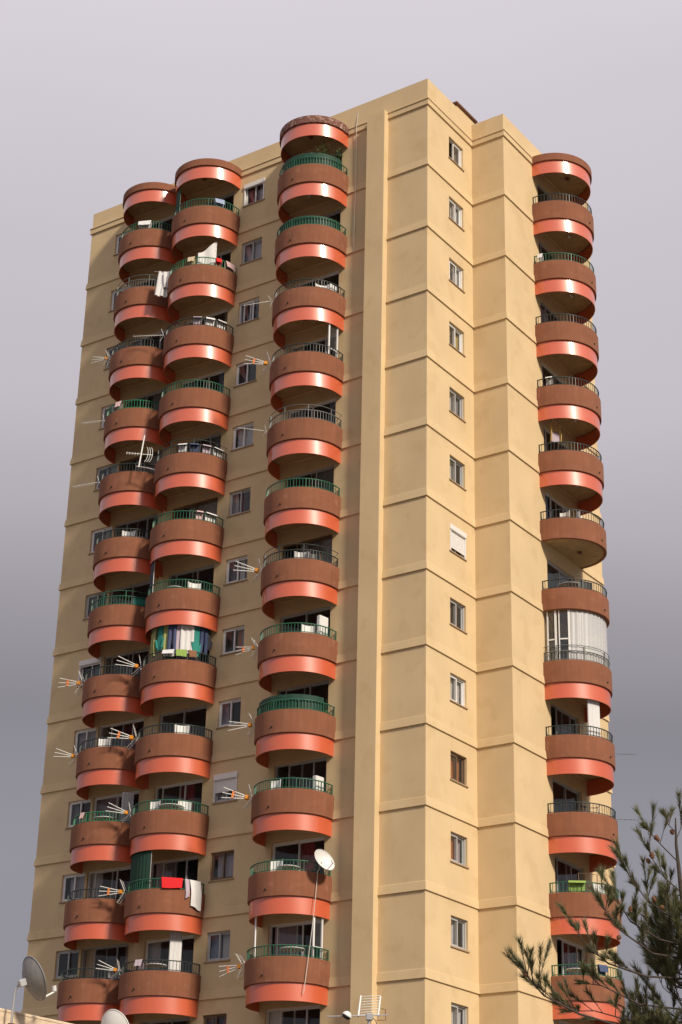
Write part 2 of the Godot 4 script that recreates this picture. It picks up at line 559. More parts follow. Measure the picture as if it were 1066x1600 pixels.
func baluster_mesh(r: float, tall: bool) -> ArrayMesh:
	var s := tool()
	var ro := r - 0.07
	var n := 38
	for i in n + 1:
		var t := PI * i / n
		var d := Vector3(cos(t), 0, sin(t))
		var at := Vector3(0, 0.83, stub) + d * ro
		var post := i % 8 == 3
		var b := 0.014 if post else 0.0075
		box(s, Vector3(-b, 0, -b), Vector3(b, 0.58 if (tall and post) else 0.36, b), Transform3D(Basis(Vector3.UP, -t), at))
	for e in [-1.0, 1.0]:
		box(s, Vector3(-0.014, 0.83, -0.014), Vector3(0.014, 1.2, 0.014), Transform3D(Basis(), Vector3(e * ro, 0, 0.03)))
	return done(s)

func balcony(tower: Node3D, col: int, k: int, rail: String, valance := true, tall := false) -> void:
	var r: float = COLUMN_R[col]
	stub = COLUMN_STUB[col]
	var o := holder(tower, "balcony", column_at(col, k))
	var key := "%.2f" % r
	if k == 0:
		o.name = numbered(tower, "balcony_canopy")
		var pm := part(o, "rim", kept("rim" + key, parapet_mesh.bind(r, 0.34)), mats.rim_peeled if col == 2 else mats.brown)
		if col == 2: pm.set_meta("label", "brown rim with peeling pale patches")
		part(o, "slab", kept("roofslab" + key, slab_mesh.bind(r, 0.02, 0.20)), mats.soffit)
		part(o, "valance", kept("valance" + key, valance_mesh.bind(r)), mats.orange)
	else:
		part(o, "parapet", kept("parapet" + key, parapet_mesh.bind(r, 0.835)), mats.brown)
		part(o, "slab", kept("slab" + key, slab_mesh.bind(r, 0.02, 0.15)), mats.soffit)
		if valance: part(o, "valance", kept("valance" + key, valance_mesh.bind(r)), mats.orange)
		part(o, "handrail", kept("handrail" + key, rail_mesh.bind(r, 1.195, 0.021)), mats["rail_" + rail])
		part(o, "bottom_rail", kept("lowrail" + key, rail_mesh.bind(r, 0.88, 0.014)), mats["rail_" + rail])
		if tall: part(o, "upper_rail", kept("toprail" + key, rail_mesh.bind(r, 1.415, 0.012)), mats["rail_" + rail])
		part(o, "balusters", kept("balusters%s%s" % [key, tall], baluster_mesh.bind(r, tall)), mats["rail_" + rail]).set_meta("kind", "stuff")
		var t := tool()
		tube(t, [Vector3(0, 0.24, stub + r - 0.06), Vector3(0, 0.235, stub + r + 0.03)], 0.036, 0.036, 8)
		part(o, "drain_spout", kept("spout" + key, func() -> Mesh: return done(t)), mats.spout)
	if (k * 3 + col) % 4 != 0:
		var l := tool()
		lathe(l, [Vector2(0.0, -0.075), Vector2(0.06, -0.065), Vector2(0.095, -0.02), Vector2(0.10, 0.03)], 12)
		part(o, "ceiling_lamp", kept("lamp", func() -> Mesh: return done(l)), mats.metal if k % 3 else mats.rust, Transform3D(Basis(), Vector3(0.1, 0, 0.75)))

# ------------------------------------------------------------------ the tower
func mitred(path: Array, d: float) -> Array:
	# path of Vector2(x, z) run with the outside on its left hand when seen from above (x right, z down); returns it moved outwards by d
	var out := []
	for i in path.size():
		var n := Vector2.ZERO
		var dirs := []
		if i > 0: dirs.append((path[i] - path[i - 1]).normalized())
		if i < path.size() - 1: dirs.append((path[i + 1] - path[i]).normalized())
		for e in dirs: n += Vector2(-e.y, e.x)
		if dirs.size() == 2: n = n / (1.0 + dirs[0].dot(dirs[1]))
		out.append(path[i] + n * d)
	return out

func band(s: SurfaceTool, path: Array, y: float, prof: Array) -> void:
	# prof: Vector2(how far it stands out, height)
	var rings := []
	for q in prof:
		var l := []
		for v in mitred(path, q.x): l.append(Vector3(v.x, y + q.y, v.y))
		rings.append(l)
	for j in prof.size() - 1:
		for i in path.size() - 1:
			var e: Vector2 = (path[i + 1] - path[i]).normalized()
			var f: Vector2 = prof[j + 1] - prof[j]
			var n := Vector3(-e.y, 0, e.x) * f.y + Vector3.UP * -f.x
			quad(s, rings[j][i], rings[j][i + 1], rings[j + 1][i + 1], rings[j + 1][i], n)

func build_tower() -> void:
	var tower := thing("apartment_tower", "tall cream apartment tower with stacked round brown and orange balconies", "building")
	var top := GROUND_TO_COURSE
	var ha := []
	var hb := []
	var hc := []
	var y0 := 1.29
	var y1 := 2.29
	for r in LAST + 1:
		var fy := top - (r + 1) * STOREY
		ha.append([-15.92, -14.80, fy + y0, fy + y1])
		ha.append([-8.93, -7.90, fy + y0, fy + y1])
		for c in 3: ha.append([COLUMN_X[c] - 1.12, COLUMN_X[c] + 1.12, fy + 0.16, fy + y1])
		hb.append([1.60, 2.68, fy + y0, fy + y1])
		hc.append([-SIDE_COLUMN_Z - 1.12, -SIDE_COLUMN_Z + 1.12, fy + 0.16, fy + y1])
	var th := 0.22
	var X := Vector3.RIGHT
	var Z := Vector3.BACK
	var N := Vector3.FORWARD
	var s := tool()
	wall(s, Vector3(0, 0, FACE_A), X, Z, WEST, -2.2, 0.0, top + 1.06, ha, th)
	part(tower, "wall", done(s), mats.cream)
	s = tool()
	wall(s, Vector3.ZERO, X, Z, -2.2, 0.0, 0.0, top + 1.25, [], th)
	part(tower, "wall", done(s), mats.cream)
	s = tool()
	wall(s, Vector3.ZERO, N, X, th, -STEP_Z, 0.0, top + 1.25, hb, th)
	part(tower, "wall", done(s), mats.cream)
	s = tool()
	wall(s, Vector3(0, 0, STEP_Z), X, Z, 0.0, STEP_X, 0.0, top + 1.08, [], th)
	part(tower, "wall", done(s), mats.cream)
	s = tool()
	wall(s, Vector3(STEP_X, 0, 0), N, X, -STEP_Z + th, 10.75, 0.0, top + 1.08, hc, th)
	part(tower, "wall", done(s), mats.cream)
	s = tool()
	wall(s, Vector3(0, 0, -10.75), X, N, WEST, STEP_X - th, 0.0, top + 1.06, [], th)
	part(tower, "wall", done(s), mats.cream)
	s = tool()
	wall(s, Vector3(WEST, 0, 0), N, -X, th - FACE_A, 10.75 - th, 0.0, top + 1.06, [], th)
	part(tower, "wall", done(s), mats.cream)
	s = tool()
	box(s, Vector3(-5.1, top + 0.285, -0.2), Vector3(-2.2, top + 1.25, -0.002))
	part(tower, "parapet", done(s), mats.cream)
	# string courses, one at each floor
	var west := [Vector2(WEST, -1.2), Vector2(WEST, FACE_A), Vector2(-2.62, FACE_A)]
	var east := [Vector2(-1.81, 0), Vector2(0, 0), Vector2(0, STEP_Z), Vector2(STEP_X, STEP_Z), Vector2(STEP_X, -10.75), Vector2(0.4, -10.75)]
	for k in 17:
		s = tool()
		var prof := [Vector2(-0.02, -0.004), Vector2(0.046, -0.004), Vector2(0.052, 0.004), Vector2(0.024, 0.29), Vector2(0.014, 0.30), Vector2(-0.02, 0.305)]
		if k == 0: prof = [Vector2(-0.02, -0.004), Vector2(0.052, -0.004), Vector2(0.058, 0.004), Vector2(0.055, 0.24), Vector2(0.085, 0.245), Vector2(0.085, 0.275), Vector2(-0.02, 0.29)]
		band(s, west, top - k * STOREY, prof)
		part(tower, "string_course", done(s), mats.cream)
		s = tool()
		band(s, east, top - k * STOREY, prof)
		part(tower, "string_course", done(s), mats.cream)
	s = tool()
	box(s, Vector3(-2.63, 0, -0.18), Vector3(-1.807, top + 0.30, 0.30))
	part(tower, "pilaster", done(s), mats.cream)
	# floors and rooms behind the glass
	for k in 17:
		s = tool()
		var y := top - k * STOREY
		box(s, Vector3(WEST + th, y - 0.12, -10.53), Vector3(-th, y + 0.14, FACE_A - th))
		part(tower, "floor_slab", done(s), mats.inner_floor)
		s = tool()
		box(s, Vector3(-th + 0.001, y - 0.118, -10.53), Vector3(STEP_X - th, y + 0.138, STEP_Z - th))
		part(tower, "floor_slab", done(s), mats.inner_floor)
	var rooms := [[Vector3(WEST + th, 1.2, -4.3), Vector3(-3.3, top - 0.13, -4.2)], [Vector3(-3.28, 1.2, -10.5), Vector3(-3.2, top - 0.13, -0.28)], [Vector3(-3.19, 1.2, -4.7), Vector3(1.23, top - 0.13, -4.6)]]
	for x in [-14.70, -12.03, -9.18, -7.25]: rooms.append([Vector3(x, 1.2, -4.19), Vector3(x + 0.08, top - 0.13, FACE_A - th - 0.002)])
	for q in rooms:
		s = tool()
		box(s, q[0], q[1])
		part(tower, "inner_wall", done(s), mats.inner)
	# windows between the second and third balcony column: [frame, curtains, slid, shutter]
	var wm := [["white", [[0.1, 0.5, "red"], [0.62, 0.95, "pink"]], 0.0, 0.05], ["alu", [[0.02, 0.98, "stripe"]], 0.0, -1.0], ["white", [[0.0, 0.1, "grey"]], 0.35, -1.0],
		["white", [], 0.0, -1.0], ["white", [[0.1, 0.98, "white"]], 0.0, -1.0], ["alu", [[0.0, 0.3, "white"], [0.4, 0.55, "red"]], 0.0, -1.0], ["white", [[0.0, 0.3, "grey"], [0.5, 0.72, "white"]], 0.0, -1.0],
		["white", [[0.55, 0.9, "orange"], [0.75, 0.98, "blue"]], 0.0, -1.0], ["white", [[0.0, 0.32, "lilac"]], 0.0, -1.0], ["alu", [[0.0, 0.45, "white"]], 0.0, 0.62],
		["brown", [[0.15, 0.98, "stripe"]], 0.0, -1.0], ["alu", [[0.02, 0.5, "blue"], [0.52, 0.98, "white"]], 0.0, -1.0], ["brown", [[0.0, 0.3, "grey"], [0.7, 0.98, "red"]], 0.0, -1.0], ["alu", [[0.0, 0.9, "white"]], 0.0, -1.0]]
	var wb := [["white", [[0.5, 0.95, "beige"]], 0.85, -1.0], ["white", [[0.45, 0.98, "white"]], 0.1, -1.0], ["white", [[0.05, 0.3, "grey"], [0.5, 0.98, "white"]], 0.2, -1.0], ["white", [[0.1, 0.4, "grey"], [0.5, 0.95, "yellow"]], 0.0, -1.0],
		["alu", [[0.02, 0.6, "white"], [0.6, 0.9, "grey"]], 0.0, -1.0], ["alu", [[0.02, 0.75, "white"]], 0.0, -1.0], ["white", [[0.1, 0.9, "brown"]], 0.0, 0.86], ["alu", [[0.0, 0.4, "grey"], [0.55, 0.8, "brown"]], 0.0, -1.0],
		["white", [[0.1, 0.5, "white"], [0.55, 0.95, "white"]], 0.0, -1.0], ["brown", [[0.3, 0.85, "orange"]], 0.0, -1.0], ["alu", [[0.0, 0.3, "white"], [0.3, 0.6, "orange"], [0.75, 0.98, "lilac"]], 0.0, -1.0],
		["alu", [[0.05, 0.5, "white"], [0.5, 0.6, "blue"]], 0.0, -1.0], ["alu", [[0.05, 0.95, "white"]], 0.0, -1.0], ["white", [[0.1, 0.9, "white"]], 0.0, -1.0]]
	var wl := [["white", [], 0.0, -1.0], ["white", [[0.1, 0.9, "grey"]], 0.0, -1.0], ["alu", [[0.2, 0.8, "white"]], 0.0, -1.0], ["white", [[0.3, 0.9, "pink"]], 0.0, -1.0], ["alu", [[0.3, 0.98, "blue"]], 0.0, -1.0],
		["white", [[0.5, 0.7, "white"]], 0.0, -1.0], ["alu", [[0.1, 0.5, "lilac"]], 0.0, -1.0], ["white", [[0.5, 0.98, "blue"]], 0.0, 0.12], ["white", [[0.05, 0.95, "stripe"]], 0.0, -1.0],
		["white", [[0.0, 0.3, "grey"]], 0.0, -1.0], ["white", [[0.2, 0.98, "stripe"]], 0.0, -1.0], ["alu", [], 0.0, -1.0], ["alu", [[0.0, 0.5, "white"]], 0.0, -1.0], ["white", [], 0.0, -1.0]]
	var east_turn := Basis(Vector3.UP, PI / 2)
	var dr := ["white", "alu", "alu", "white", "brown", "alu", "white", "alu"]
	var dc := [[[0.0, 0.25, "white"]], [[0.6, 0.98, "grey"]], [], [[0.05, 0.5, "lilac"]], [[0.0, 0.3, "blue"], [0.8, 0.98, "blue"]], [], [[0.45, 0.75, "red"]], [[0.0, 0.2, "beige"], [0.85, 1.0, "beige"]], [[0.3, 0.98, "white"]], []]
	for r in LAST + 1:
		var fy := top - (r + 1) * STOREY
		glazing(tower, "window", Transform3D(Basis(), Vector3(-15.36, fy + y0, FACE_A)), 1.12, 1.0, mats[wl[r][0] + "_frame"], wl[r][1], wl[r][2], true, wl[r][3])
		glazing(tower, "window", Transform3D(Basis(), Vector3(-8.415, fy + y0, FACE_A)), 1.03, 1.0, mats[wm[r][0] + "_frame"], wm[r][1], wm[r][2], true, wm[r][3])
		glazing(tower, "window", Transform3D(east_turn, Vector3(0, fy + y0, -2.14)), 1.08, 1.0, mats[wb[r][0] + "_frame"], wb[r][1], wb[r][2], true, wb[r][3])
		for c in 4:
			var xf := column_at(c, r + 1)
			xf.origin.y += 0.16
			glazing(tower, "balcony_door", xf, 2.24, 2.13, mats[dr[(r * 3 + c * 5) % 8] + "_frame"], dc[(r * 7 + c * 3) % 10], 0.25 * ((r + c) % 3), false)
	# balconies, top canopy first
	var rails := [["", "green", "grey", "dark", "bright", "dark", "dark", "green", "dark", "dark", "bright", "dark", "dark", "dark"],
		["", "green", "bright", "dark", "green", "dark", "green", "green", "dark", "dark", "green", "green", "dark", "dark"],
		["", "green", "green", "dark", "dark", "grey", "green", "dark", "green", "green", "green", "green", "green", "dark"],
		["", "dark", "green", "dark", "dark", "dark", "dark", "dark", "grey", "dark", "dark", "green", "green", "dark"]]
	for c in 4:
		for k in LAST + 1:
			balcony(tower, c, k, rails[c][k], not (c == 3 and (k == 6 or k == 7)), [c, k] in [[0, 2], [2, 5], [2, 7], [3, 8], [0, 7], [1, 5]])
	# hatch house on the roof behind the side parapet
	var hatch := holder(tower, "roof_hatch")
	s = tool()
	box(s, Vector3(-1.1, top + 0.1, -4.15), Vector3(-0.32, top + 1.83, -2.75))
	part(hatch, "hatch_wall", done(s), mats.cream)
	s = tool()
	bevel_box(s, Vector3(-1.2, top + 1.83, -4.28), Vector3(-0.22, top + 1.93, -2.62), 0.02)
	part(hatch, "hatch_roof", done(s), mats.tile_cap)

const PINE_TRUNK := [Vector3(21.84,4.19,28.63),Vector3(21.89,5.39,28.72),Vector3(21.87,6.32,28.83),Vector3(21.81,7.05,28.86),Vector3(21.78,7.63,28.87),Vector3(21.79,7.98,28.87)]
const PINE_LIMBS := [[Vector3(21.78,7.42,28.87),Vector3(21.70,7.57,29.13),Vector3(21.64,7.68,29.27),Vector3(21.59,7.78,29.40)],
	[Vector3(21.78,7.80,28.87),Vector3(21.75,7.86,29.00),Vector3(21.70,8.01,29.02)],
	[Vector3(21.79,7.71,28.87),Vector3(21.80,7.86,28.75),Vector3(21.84,8.06,28.74)],
	[Vector3(21.79,7.03,28.87),Vector3(21.76,7.13,29.21),Vector3(21.68,7.33,29.36),Vector3(21.66,7.49,29.48)],
	[Vector3(21.82,6.97,28.86),Vector3(21.60,7.03,28.74),Vector3(21.57,7.26,28.75),Vector3(21.55,7.38,28.76)],
	[Vector3(21.85,6.64,28.84),Vector3(21.78,6.66,29.31),Vector3(21.65,6.81,29.59),Vector3(21.59,7.02,29.84),Vector3(21.51,7.16,29.88)],
	[Vector3(21.85,6.48,28.84),Vector3(21.41,6.73,28.60),Vector3(21.23,6.98,28.58),Vector3(21.20,7.24,28.59)],
	[Vector3(21.87,6.32,28.83),Vector3(21.83,6.28,29.62),Vector3(21.65,6.44,30.04),Vector3(21.58,6.64,30.18),Vector3(21.53,6.79,30.21)],
	[Vector3(21.88,6.16,28.83),Vector3(21.79,6.09,29.75),Vector3(21.66,6.26,30.25),Vector3(21.54,6.46,30.42),Vector3(21.49,6.65,30.56)],
	[Vector3(21.89,5.92,28.82),Vector3(21.79,5.78,29.97),Vector3(21.57,5.86,30.52),Vector3(21.43,6.05,30.82),Vector3(21.29,6.30,30.89)],
	[Vector3(21.90,5.88,28.82),Vector3(21.27,6.28,28.45),Vector3(20.98,6.69,28.36),Vector3(20.87,6.90,28.41)],
	[Vector3(21.90,5.22,28.82),Vector3(21.63,5.15,30.04),Vector3(21.34,5.24,30.86),Vector3(21.12,5.40,31.31),Vector3(21.02,5.58,31.49),Vector3(20.93,5.73,31.53)],
	[Vector3(21.91,5.53,28.82),Vector3(21.58,5.50,29.74),Vector3(21.27,5.69,30.11),Vector3(21.07,5.71,30.32)],
	[Vector3(21.91,5.37,28.81),Vector3(21.45,5.32,29.47),Vector3(21.05,5.44,29.89),Vector3(20.76,5.42,30.15)]]
const PINE_CONES := [Vector3(21.66,7.67,29.20),Vector3(21.69,7.64,29.24),Vector3(21.66,7.41,29.37),Vector3(21.69,7.38,29.41),Vector3(21.62,7.33,29.39),Vector3(21.75,6.80,29.55),Vector3(21.75,6.74,29.33),Vector3(21.81,6.85,28.97),Vector3(21.70,6.57,30.13),Vector3(21.65,6.19,30.37),Vector3(21.55,6.48,30.47),Vector3(20.99,5.63,31.50),Vector3(21.74,7.80,28.89)]

# ------------------------------------------------------------------ things on the balconies
const ORDER := ["", "topmost", "second", "third", "fourth", "fifth", "sixth", "seventh", "eighth", "ninth", "tenth", "eleventh", "twelfth"]
const COLUMN := ["the leftmost column", "the second column", "the third column", "the rightmost column"]

func place(col: int, k: int) -> String:
	return "%s balcony %s %s" % [ORDER[k], "of" if k == 1 else "down", COLUMN[col]]

func shape(make: Callable) -> ArrayMesh:
	var s := tool()
	make.call(s)
	return done(s)

# three-boom television antenna; local x is the way it points
func antenna(col: int, k: int, deg: float, y: float, aim: float, tilt: float, kind := 0) -> void:
	var t := spot(col, k, deg, COLUMN_R[col] + 0.16, y)
	var dir := Vector3(-cos(deg_to_rad(aim)) * cos(deg_to_rad(tilt)), sin(deg_to_rad(tilt)), sin(deg_to_rad(aim)) * cos(deg_to_rad(tilt))).normalized()
	var zax := dir.cross(Vector3.UP).normalized()
	var grow := 0.84 + 0.26 * fposmod(k * 0.37 + col * 0.61, 1.0)
	var xf := Transform3D(Basis(dir * grow, zax.cross(dir) * grow, zax * grow), t.origin)
	var what := "antenna with orange box" if kind == 0 else ("thin pale antenna" if kind == 1 else "thin dark antenna")
	var o := thing("television_antenna", "%s on the %s" % [what, place(col, k)], "antenna", xf, "antennas on the balconies")
	if kind == 0:
		for i in 3:
			var a := (i - 1) * 0.17
			var b := shape(func(s: SurfaceTool) -> void:
				tube(s, [Vector3(0.03, a * 0.25, 0), Vector3(0.80, a, 0)], 0.017, 0.016, 5)
				for q in 7:
					var f := 0.2 + q * 0.09
					var c := Vector3(lerpf(0.03, 0.8, f), lerpf(a * 0.25, a, f), 0)
					tube(s, [c + Vector3(0, 0, -0.055), c + Vector3(0, 0, 0.055)], 0.007, 0.007, 4))
			part(o, "boom", b, mats.antenna)
		if (k + col) % 2 == 0: part(o, "spacer_clip", kept("clip", func() -> Mesh: return shape(func(s: SurfaceTool) -> void: bevel_box(s, Vector3(0.42, -0.12, -0.025), Vector3(0.50, 0.12, 0.025), 0.006))), mats.antenna_clip)
		part(o, "dipole_box", kept("dipole", func() -> Mesh: return shape(func(s: SurfaceTool) -> void: bevel_box(s, Vector3(-0.06, -0.07, -0.07), Vector3(0.075, 0.07, 0.07), 0.018))), mats.antenna_box)
		for e in [-1.0, 1.0]:
			part(o, "reflector", kept("reflector%d" % int(e), func() -> Mesh: return shape(func(s: SurfaceTool) -> void:
				for q in 6:
					var c := Vector3(-0.17 + 0.20 * q / 5.0, e * (0.03 + 0.36 * q / 5.0), 0)
					tube(s, [c + Vector3(0, 0, -0.2), c + Vector3(0, 0, 0.2)], 0.007, 0.007, 4)
				for z in [-0.12, 0.12]: tube(s, [Vector3(-0.18, e * 0.01, z), Vector3(0.035, e * 0.40, z)], 0.009, 0.009, 4))), mats.antenna)
	else:
		part(o, "boom", kept("yagi%d" % kind, func() -> Mesh: return shape(func(s: SurfaceTool) -> void:
			tube(s, [Vector3(-0.17, 0, 0), Vector3(1.1 if kind == 1 else 0.75, 0, 0)], 0.013 if kind == 1 else 0.009, 0.011 if kind == 1 else 0.007, 5)
			for q in (9 if kind == 1 else 5):
				tube(s, [Vector3(0.15 + q * 0.11, 0, -0.11), Vector3(0.15 + q * 0.11, 0, 0.11)], 0.006, 0.006, 4))), mats.antenna if kind == 1 else mats.antenna_dark)
		if kind == 1: part(o, "reflector", kept("yagiref", func() -> Mesh: return shape(func(s: SurfaceTool) -> void:
			for e in [-1.0, 1.0]: tube(s, [Vector3(-0.15, 0, 0), Vector3(-0.02, 0.28 * e, 0)], 0.009, 0.009, 4))), mats.antenna)
	# bracket back to the parapet
	var to := xf.affine_inverse() * spot(col, k, deg, COLUMN_R[col] - 0.05, minf(y - 0.12, 0.78)).origin
	part(o, "bracket", shape(func(s: SurfaceTool) -> void: tube(s, [Vector3(-0.1, -0.01, 0), Vector3(-0.17, -0.03, 0), to], 0.016, 0.016, 6)), mats.metal)

func dish_mesh(d: float) -> ArrayMesh:
	# bowl opening along +z
	var s := tool()
	var turn := Transform3D(Basis(Vector3.RIGHT, PI / 2), Vector3.ZERO)
	var pr := []
	for i in 9:
		var r := d / 2 * i / 8.0
		pr.append(Vector2(r, r * r / (d * 1.1)))
	lathe(s, pr, 32, turn)
	var rim := []
	for i in 33: rim.append(Vector3(cos(TAU * i / 32) * d / 2, sin(TAU * i / 32) * d / 2, d / 4.4))
	tube(s, rim, 0.009, 0.009, 5)
	return done(s)

func satellite_dish(called_label: String, at: Vector3, facing: Vector3, d: float, m: Material, foot: Array, foot_m: Material) -> Node3D:
	var z := facing.normalized()
	var x := Vector3.UP.cross(z).normalized()
	var xf := Transform3D(Basis(x, z.cross(x), z), at)
	var o := thing("satellite_dish", called_label, "satellite dish", xf)
	part(o, "reflector", dish_mesh(d), m)
	part(o, "feed_arm", shape(func(s: SurfaceTool) -> void: tube(s, [Vector3(0, -d * 0.47, d * 0.2), Vector3(0, -d * 0.42, d * 0.62)], 0.013, 0.013, 6)), mats.antenna)
	part(o, "receiver", shape(func(s: SurfaceTool) -> void:
		tube(s, [Vector3(0, -d * 0.42, d * 0.58), Vector3(0, -d * 0.30, d * 0.60)], 0.03, 0.038, 8)), mats.dish_white)
	part(o, "mount", shape(func(s: SurfaceTool) -> void: bevel_box(s, Vector3(-0.035, -0.05, -0.10), Vector3(0.035, 0.05, 0.012), 0.012)), mats.metal)
	var inv := xf.affine_inverse()
	var pts := []
	for q in foot: pts.append(inv * q)
	part(o, "pole", shape(func(s: SurfaceTool) -> void: tube(s, pts, 0.017, 0.017, 8)), foot_m)
	return o

# a cloth hung over the handrail: w wide, hanging `front` outside and `back` inside
func drape(col: int, k: int, deg: float, w: float, front: float, back: float, m: Material, label: String, category: String, called: String, folds := 2.0, slant := 0.0) -> void:
	var xf := spot(col, k, deg, COLUMN_R[col] - 0.07, 1.195)
	var o := thing(called, label, category, xf)
	var path := []
	for i in 5: path.append(Vector2(-0.035, -back * (1.0 - i / 4.0)))
	for i in 5:
		var t := PI - PI * i / 4.0
		path.append(Vector2(cos(t) * 0.035, sin(t) * 0.030))
	var drop := minf(front, 0.34)
	for i in range(1, 4): path.append(Vector2(0.036 + 0.06 * i / 3.0, -drop * i / 3.0))
	if front > 0.34:
		for i in range(1, 5): path.append(Vector2(0.115, -drop - (front - drop) * i / 4.0))
	var n := 14
	var mesh := shape(func(s: SurfaceTool) -> void:
		for side in [0.0, 0.012]:
			s.set_smooth_group(1 if side == 0.0 else 2)
			for j in path.size() - 1:
				for i in n:
					var p := []
					for c in [[i, j], [i + 1, j], [i + 1, j + 1], [i, j + 1]]:
						var u: float = float(c[0]) / n
						var q: Vector2 = path[c[1]]
						var f: float = clampf(-q.y / 0.4, 0.0, 1.0)
						var bulge := (0.5 + 0.5 * sin(u * folds * TAU + q.y * 2.0)) * 0.035 * f
						p.append(Vector3((u - 0.5) * w * (1.0 - 0.08 * f) + slant * q.y, q.y * (1.0 + 0.06 * sin(u * 4.0 + w * 9.0)) + (side if absf(q.x) < 0.03 else 0.0), q.x + (bulge + side if q.x > 0.0 else -bulge - side)))
					quad(s, p[0], p[1], p[2], p[3], Vector3(0, 0, 1 if side > 0.0 else -1)))
	part(o, "cloth", mesh, m)

# laundry pegged on a line under the soffit; local origin at the peg, hanging down
func garment(col: int, k: int, deg: float, r: float, y: float, kind: String, w: float, h: float, m: Material, label: String) -> void:
	var xf := spot(col, k, deg, r, y)
	var o := thing("hanging_" + kind, label, "laundry", xf, "laundry hung under the soffit of the eighth balcony of the second column" if k == 8 else "")
	if kind == "trousers":
		part(o, "waist", shape(func(s: SurfaceTool) -> void: bevel_box(s, Vector3(-w / 2, -0.22, -0.03), Vector3(w / 2, 0.0, 0.03), 0.012)), m)
		for e in [-1.0, 1.0]:
			part(o, "leg", shape(func(s: SurfaceTool) -> void: tube(s, [Vector3(e * w * 0.27, -0.20, 0), Vector3(e * w * 0.29, -h * 0.6, 0.02), Vector3(e * w * 0.33, -h, -0.01)], w * 0.23, w * 0.19, 10)), m)
	elif kind == "shirt":
		part(o, "body", shape(func(s: SurfaceTool) -> void: bevel_box(s, Vector3(-w * 0.32, -h, -0.025), Vector3(w * 0.32, 0.0, 0.025), 0.015)), m)
		for e in [-1.0, 1.0]:
			part(o, "sleeve", shape(func(s: SurfaceTool) -> void: tube(s, [Vector3(e * w * 0.28, -h * 0.90, 0), Vector3(e * w * 0.48, -h * 0.55, 0.02)], 0.06, 0.045, 8)), m)
	else:
		part(o, "cloth", sheet(w, h, w * 5.0, 0.02), m, Transform3D(Basis(), Vector3(0, -h, 0)))
	part(o, "peg", shape(func(s: SurfaceTool) -> void: box(s, Vector3(-0.012, -0.03, -0.035), Vector3(0.012, 0.05, 0.035))), mats.wood)

func chair(col: int, k: int, deg: float, r: float, turn: float, label: String, m: Material) -> void:
	var o := thing("balcony_chair", label, "chair", spot(col, k, deg, r, 0.15, turn), "chairs on the balconies")
	part(o, "seat", kept("cseat", func() -> Mesh: return shape(func(s: SurfaceTool) -> void: bevel_box(s, Vector3(-0.22, 0.40, -0.21), Vector3(0.22, 0.44, 0.22), 0.012))), m)
	part(o, "backrest", kept("cback", func() -> Mesh: return shape(func(s: SurfaceTool) -> void:
		var arc := []
		for i in 13:
			var t := PI * (0.18 + 0.64 * i / 12.0)
			arc.append([Vector3(cos(t) * 0.27, 0, sin(t) * 0.25), Vector3(cos(t), 0, sin(t))])
		sweep(s, arc, [Vector2(0, 0.44), Vector2(0.018, 0.44), Vector2(0.05, 1.18), Vector2(0.04, 1.22), Vector2(0.03, 1.18)]))), m)
	for e in [-1.0, 1.0]:
		part(o, "armrest", kept("carm%d" % int(e), func() -> Mesh: return shape(func(s: SurfaceTool) -> void: tube(s, [Vector3(e * 0.24, 0.44, -0.19), Vector3(e * 0.25, 0.64, -0.16), Vector3(e * 0.25, 0.66, 0.12)], 0.018, 0.018, 6))), m)
		for z in [-0.18, 0.2]:
			part(o, "leg", kept("cleg%d_%.1f" % [int(e), z], func() -> Mesh: return shape(func(s: SurfaceTool) -> void: tube(s, [Vector3(e * 0.19, 0.405, z), Vector3(e * 0.23, 0.0, z * 1.15)], 0.022, 0.017, 6))), m)

func table(col: int, k: int, deg: float, r: float, h: float, rad: float, label: String, m: Material) -> void:
	var o := thing("balcony_table", label, "table", spot(col, k, deg, r, 0.15), "tables on the balconies")
	part(o, "tabletop", shape(func(s: SurfaceTool) -> void: lathe(s, [Vector2(0, h - 0.03), Vector2(rad - 0.02, h - 0.03), Vector2(rad, h - 0.015), Vector2(rad - 0.01, h), Vector2(0, h)], 28)), m)
	part(o, "pedestal", shape(func(s: SurfaceTool) -> void: tube(s, [Vector3(0, 0.04, 0), Vector3(0, h - 0.02, 0)], 0.035, 0.03, 8)), m)
	for i in 3:
		var t := TAU * i / 3.0
		part(o, "foot", shape(func(s: SurfaceTool) -> void: tube(s, [Vector3(0, 0.06, 0), Vector3(cos(t) * 0.26, 0.016, sin(t) * 0.26)], 0.022, 0.016, 6)), m)

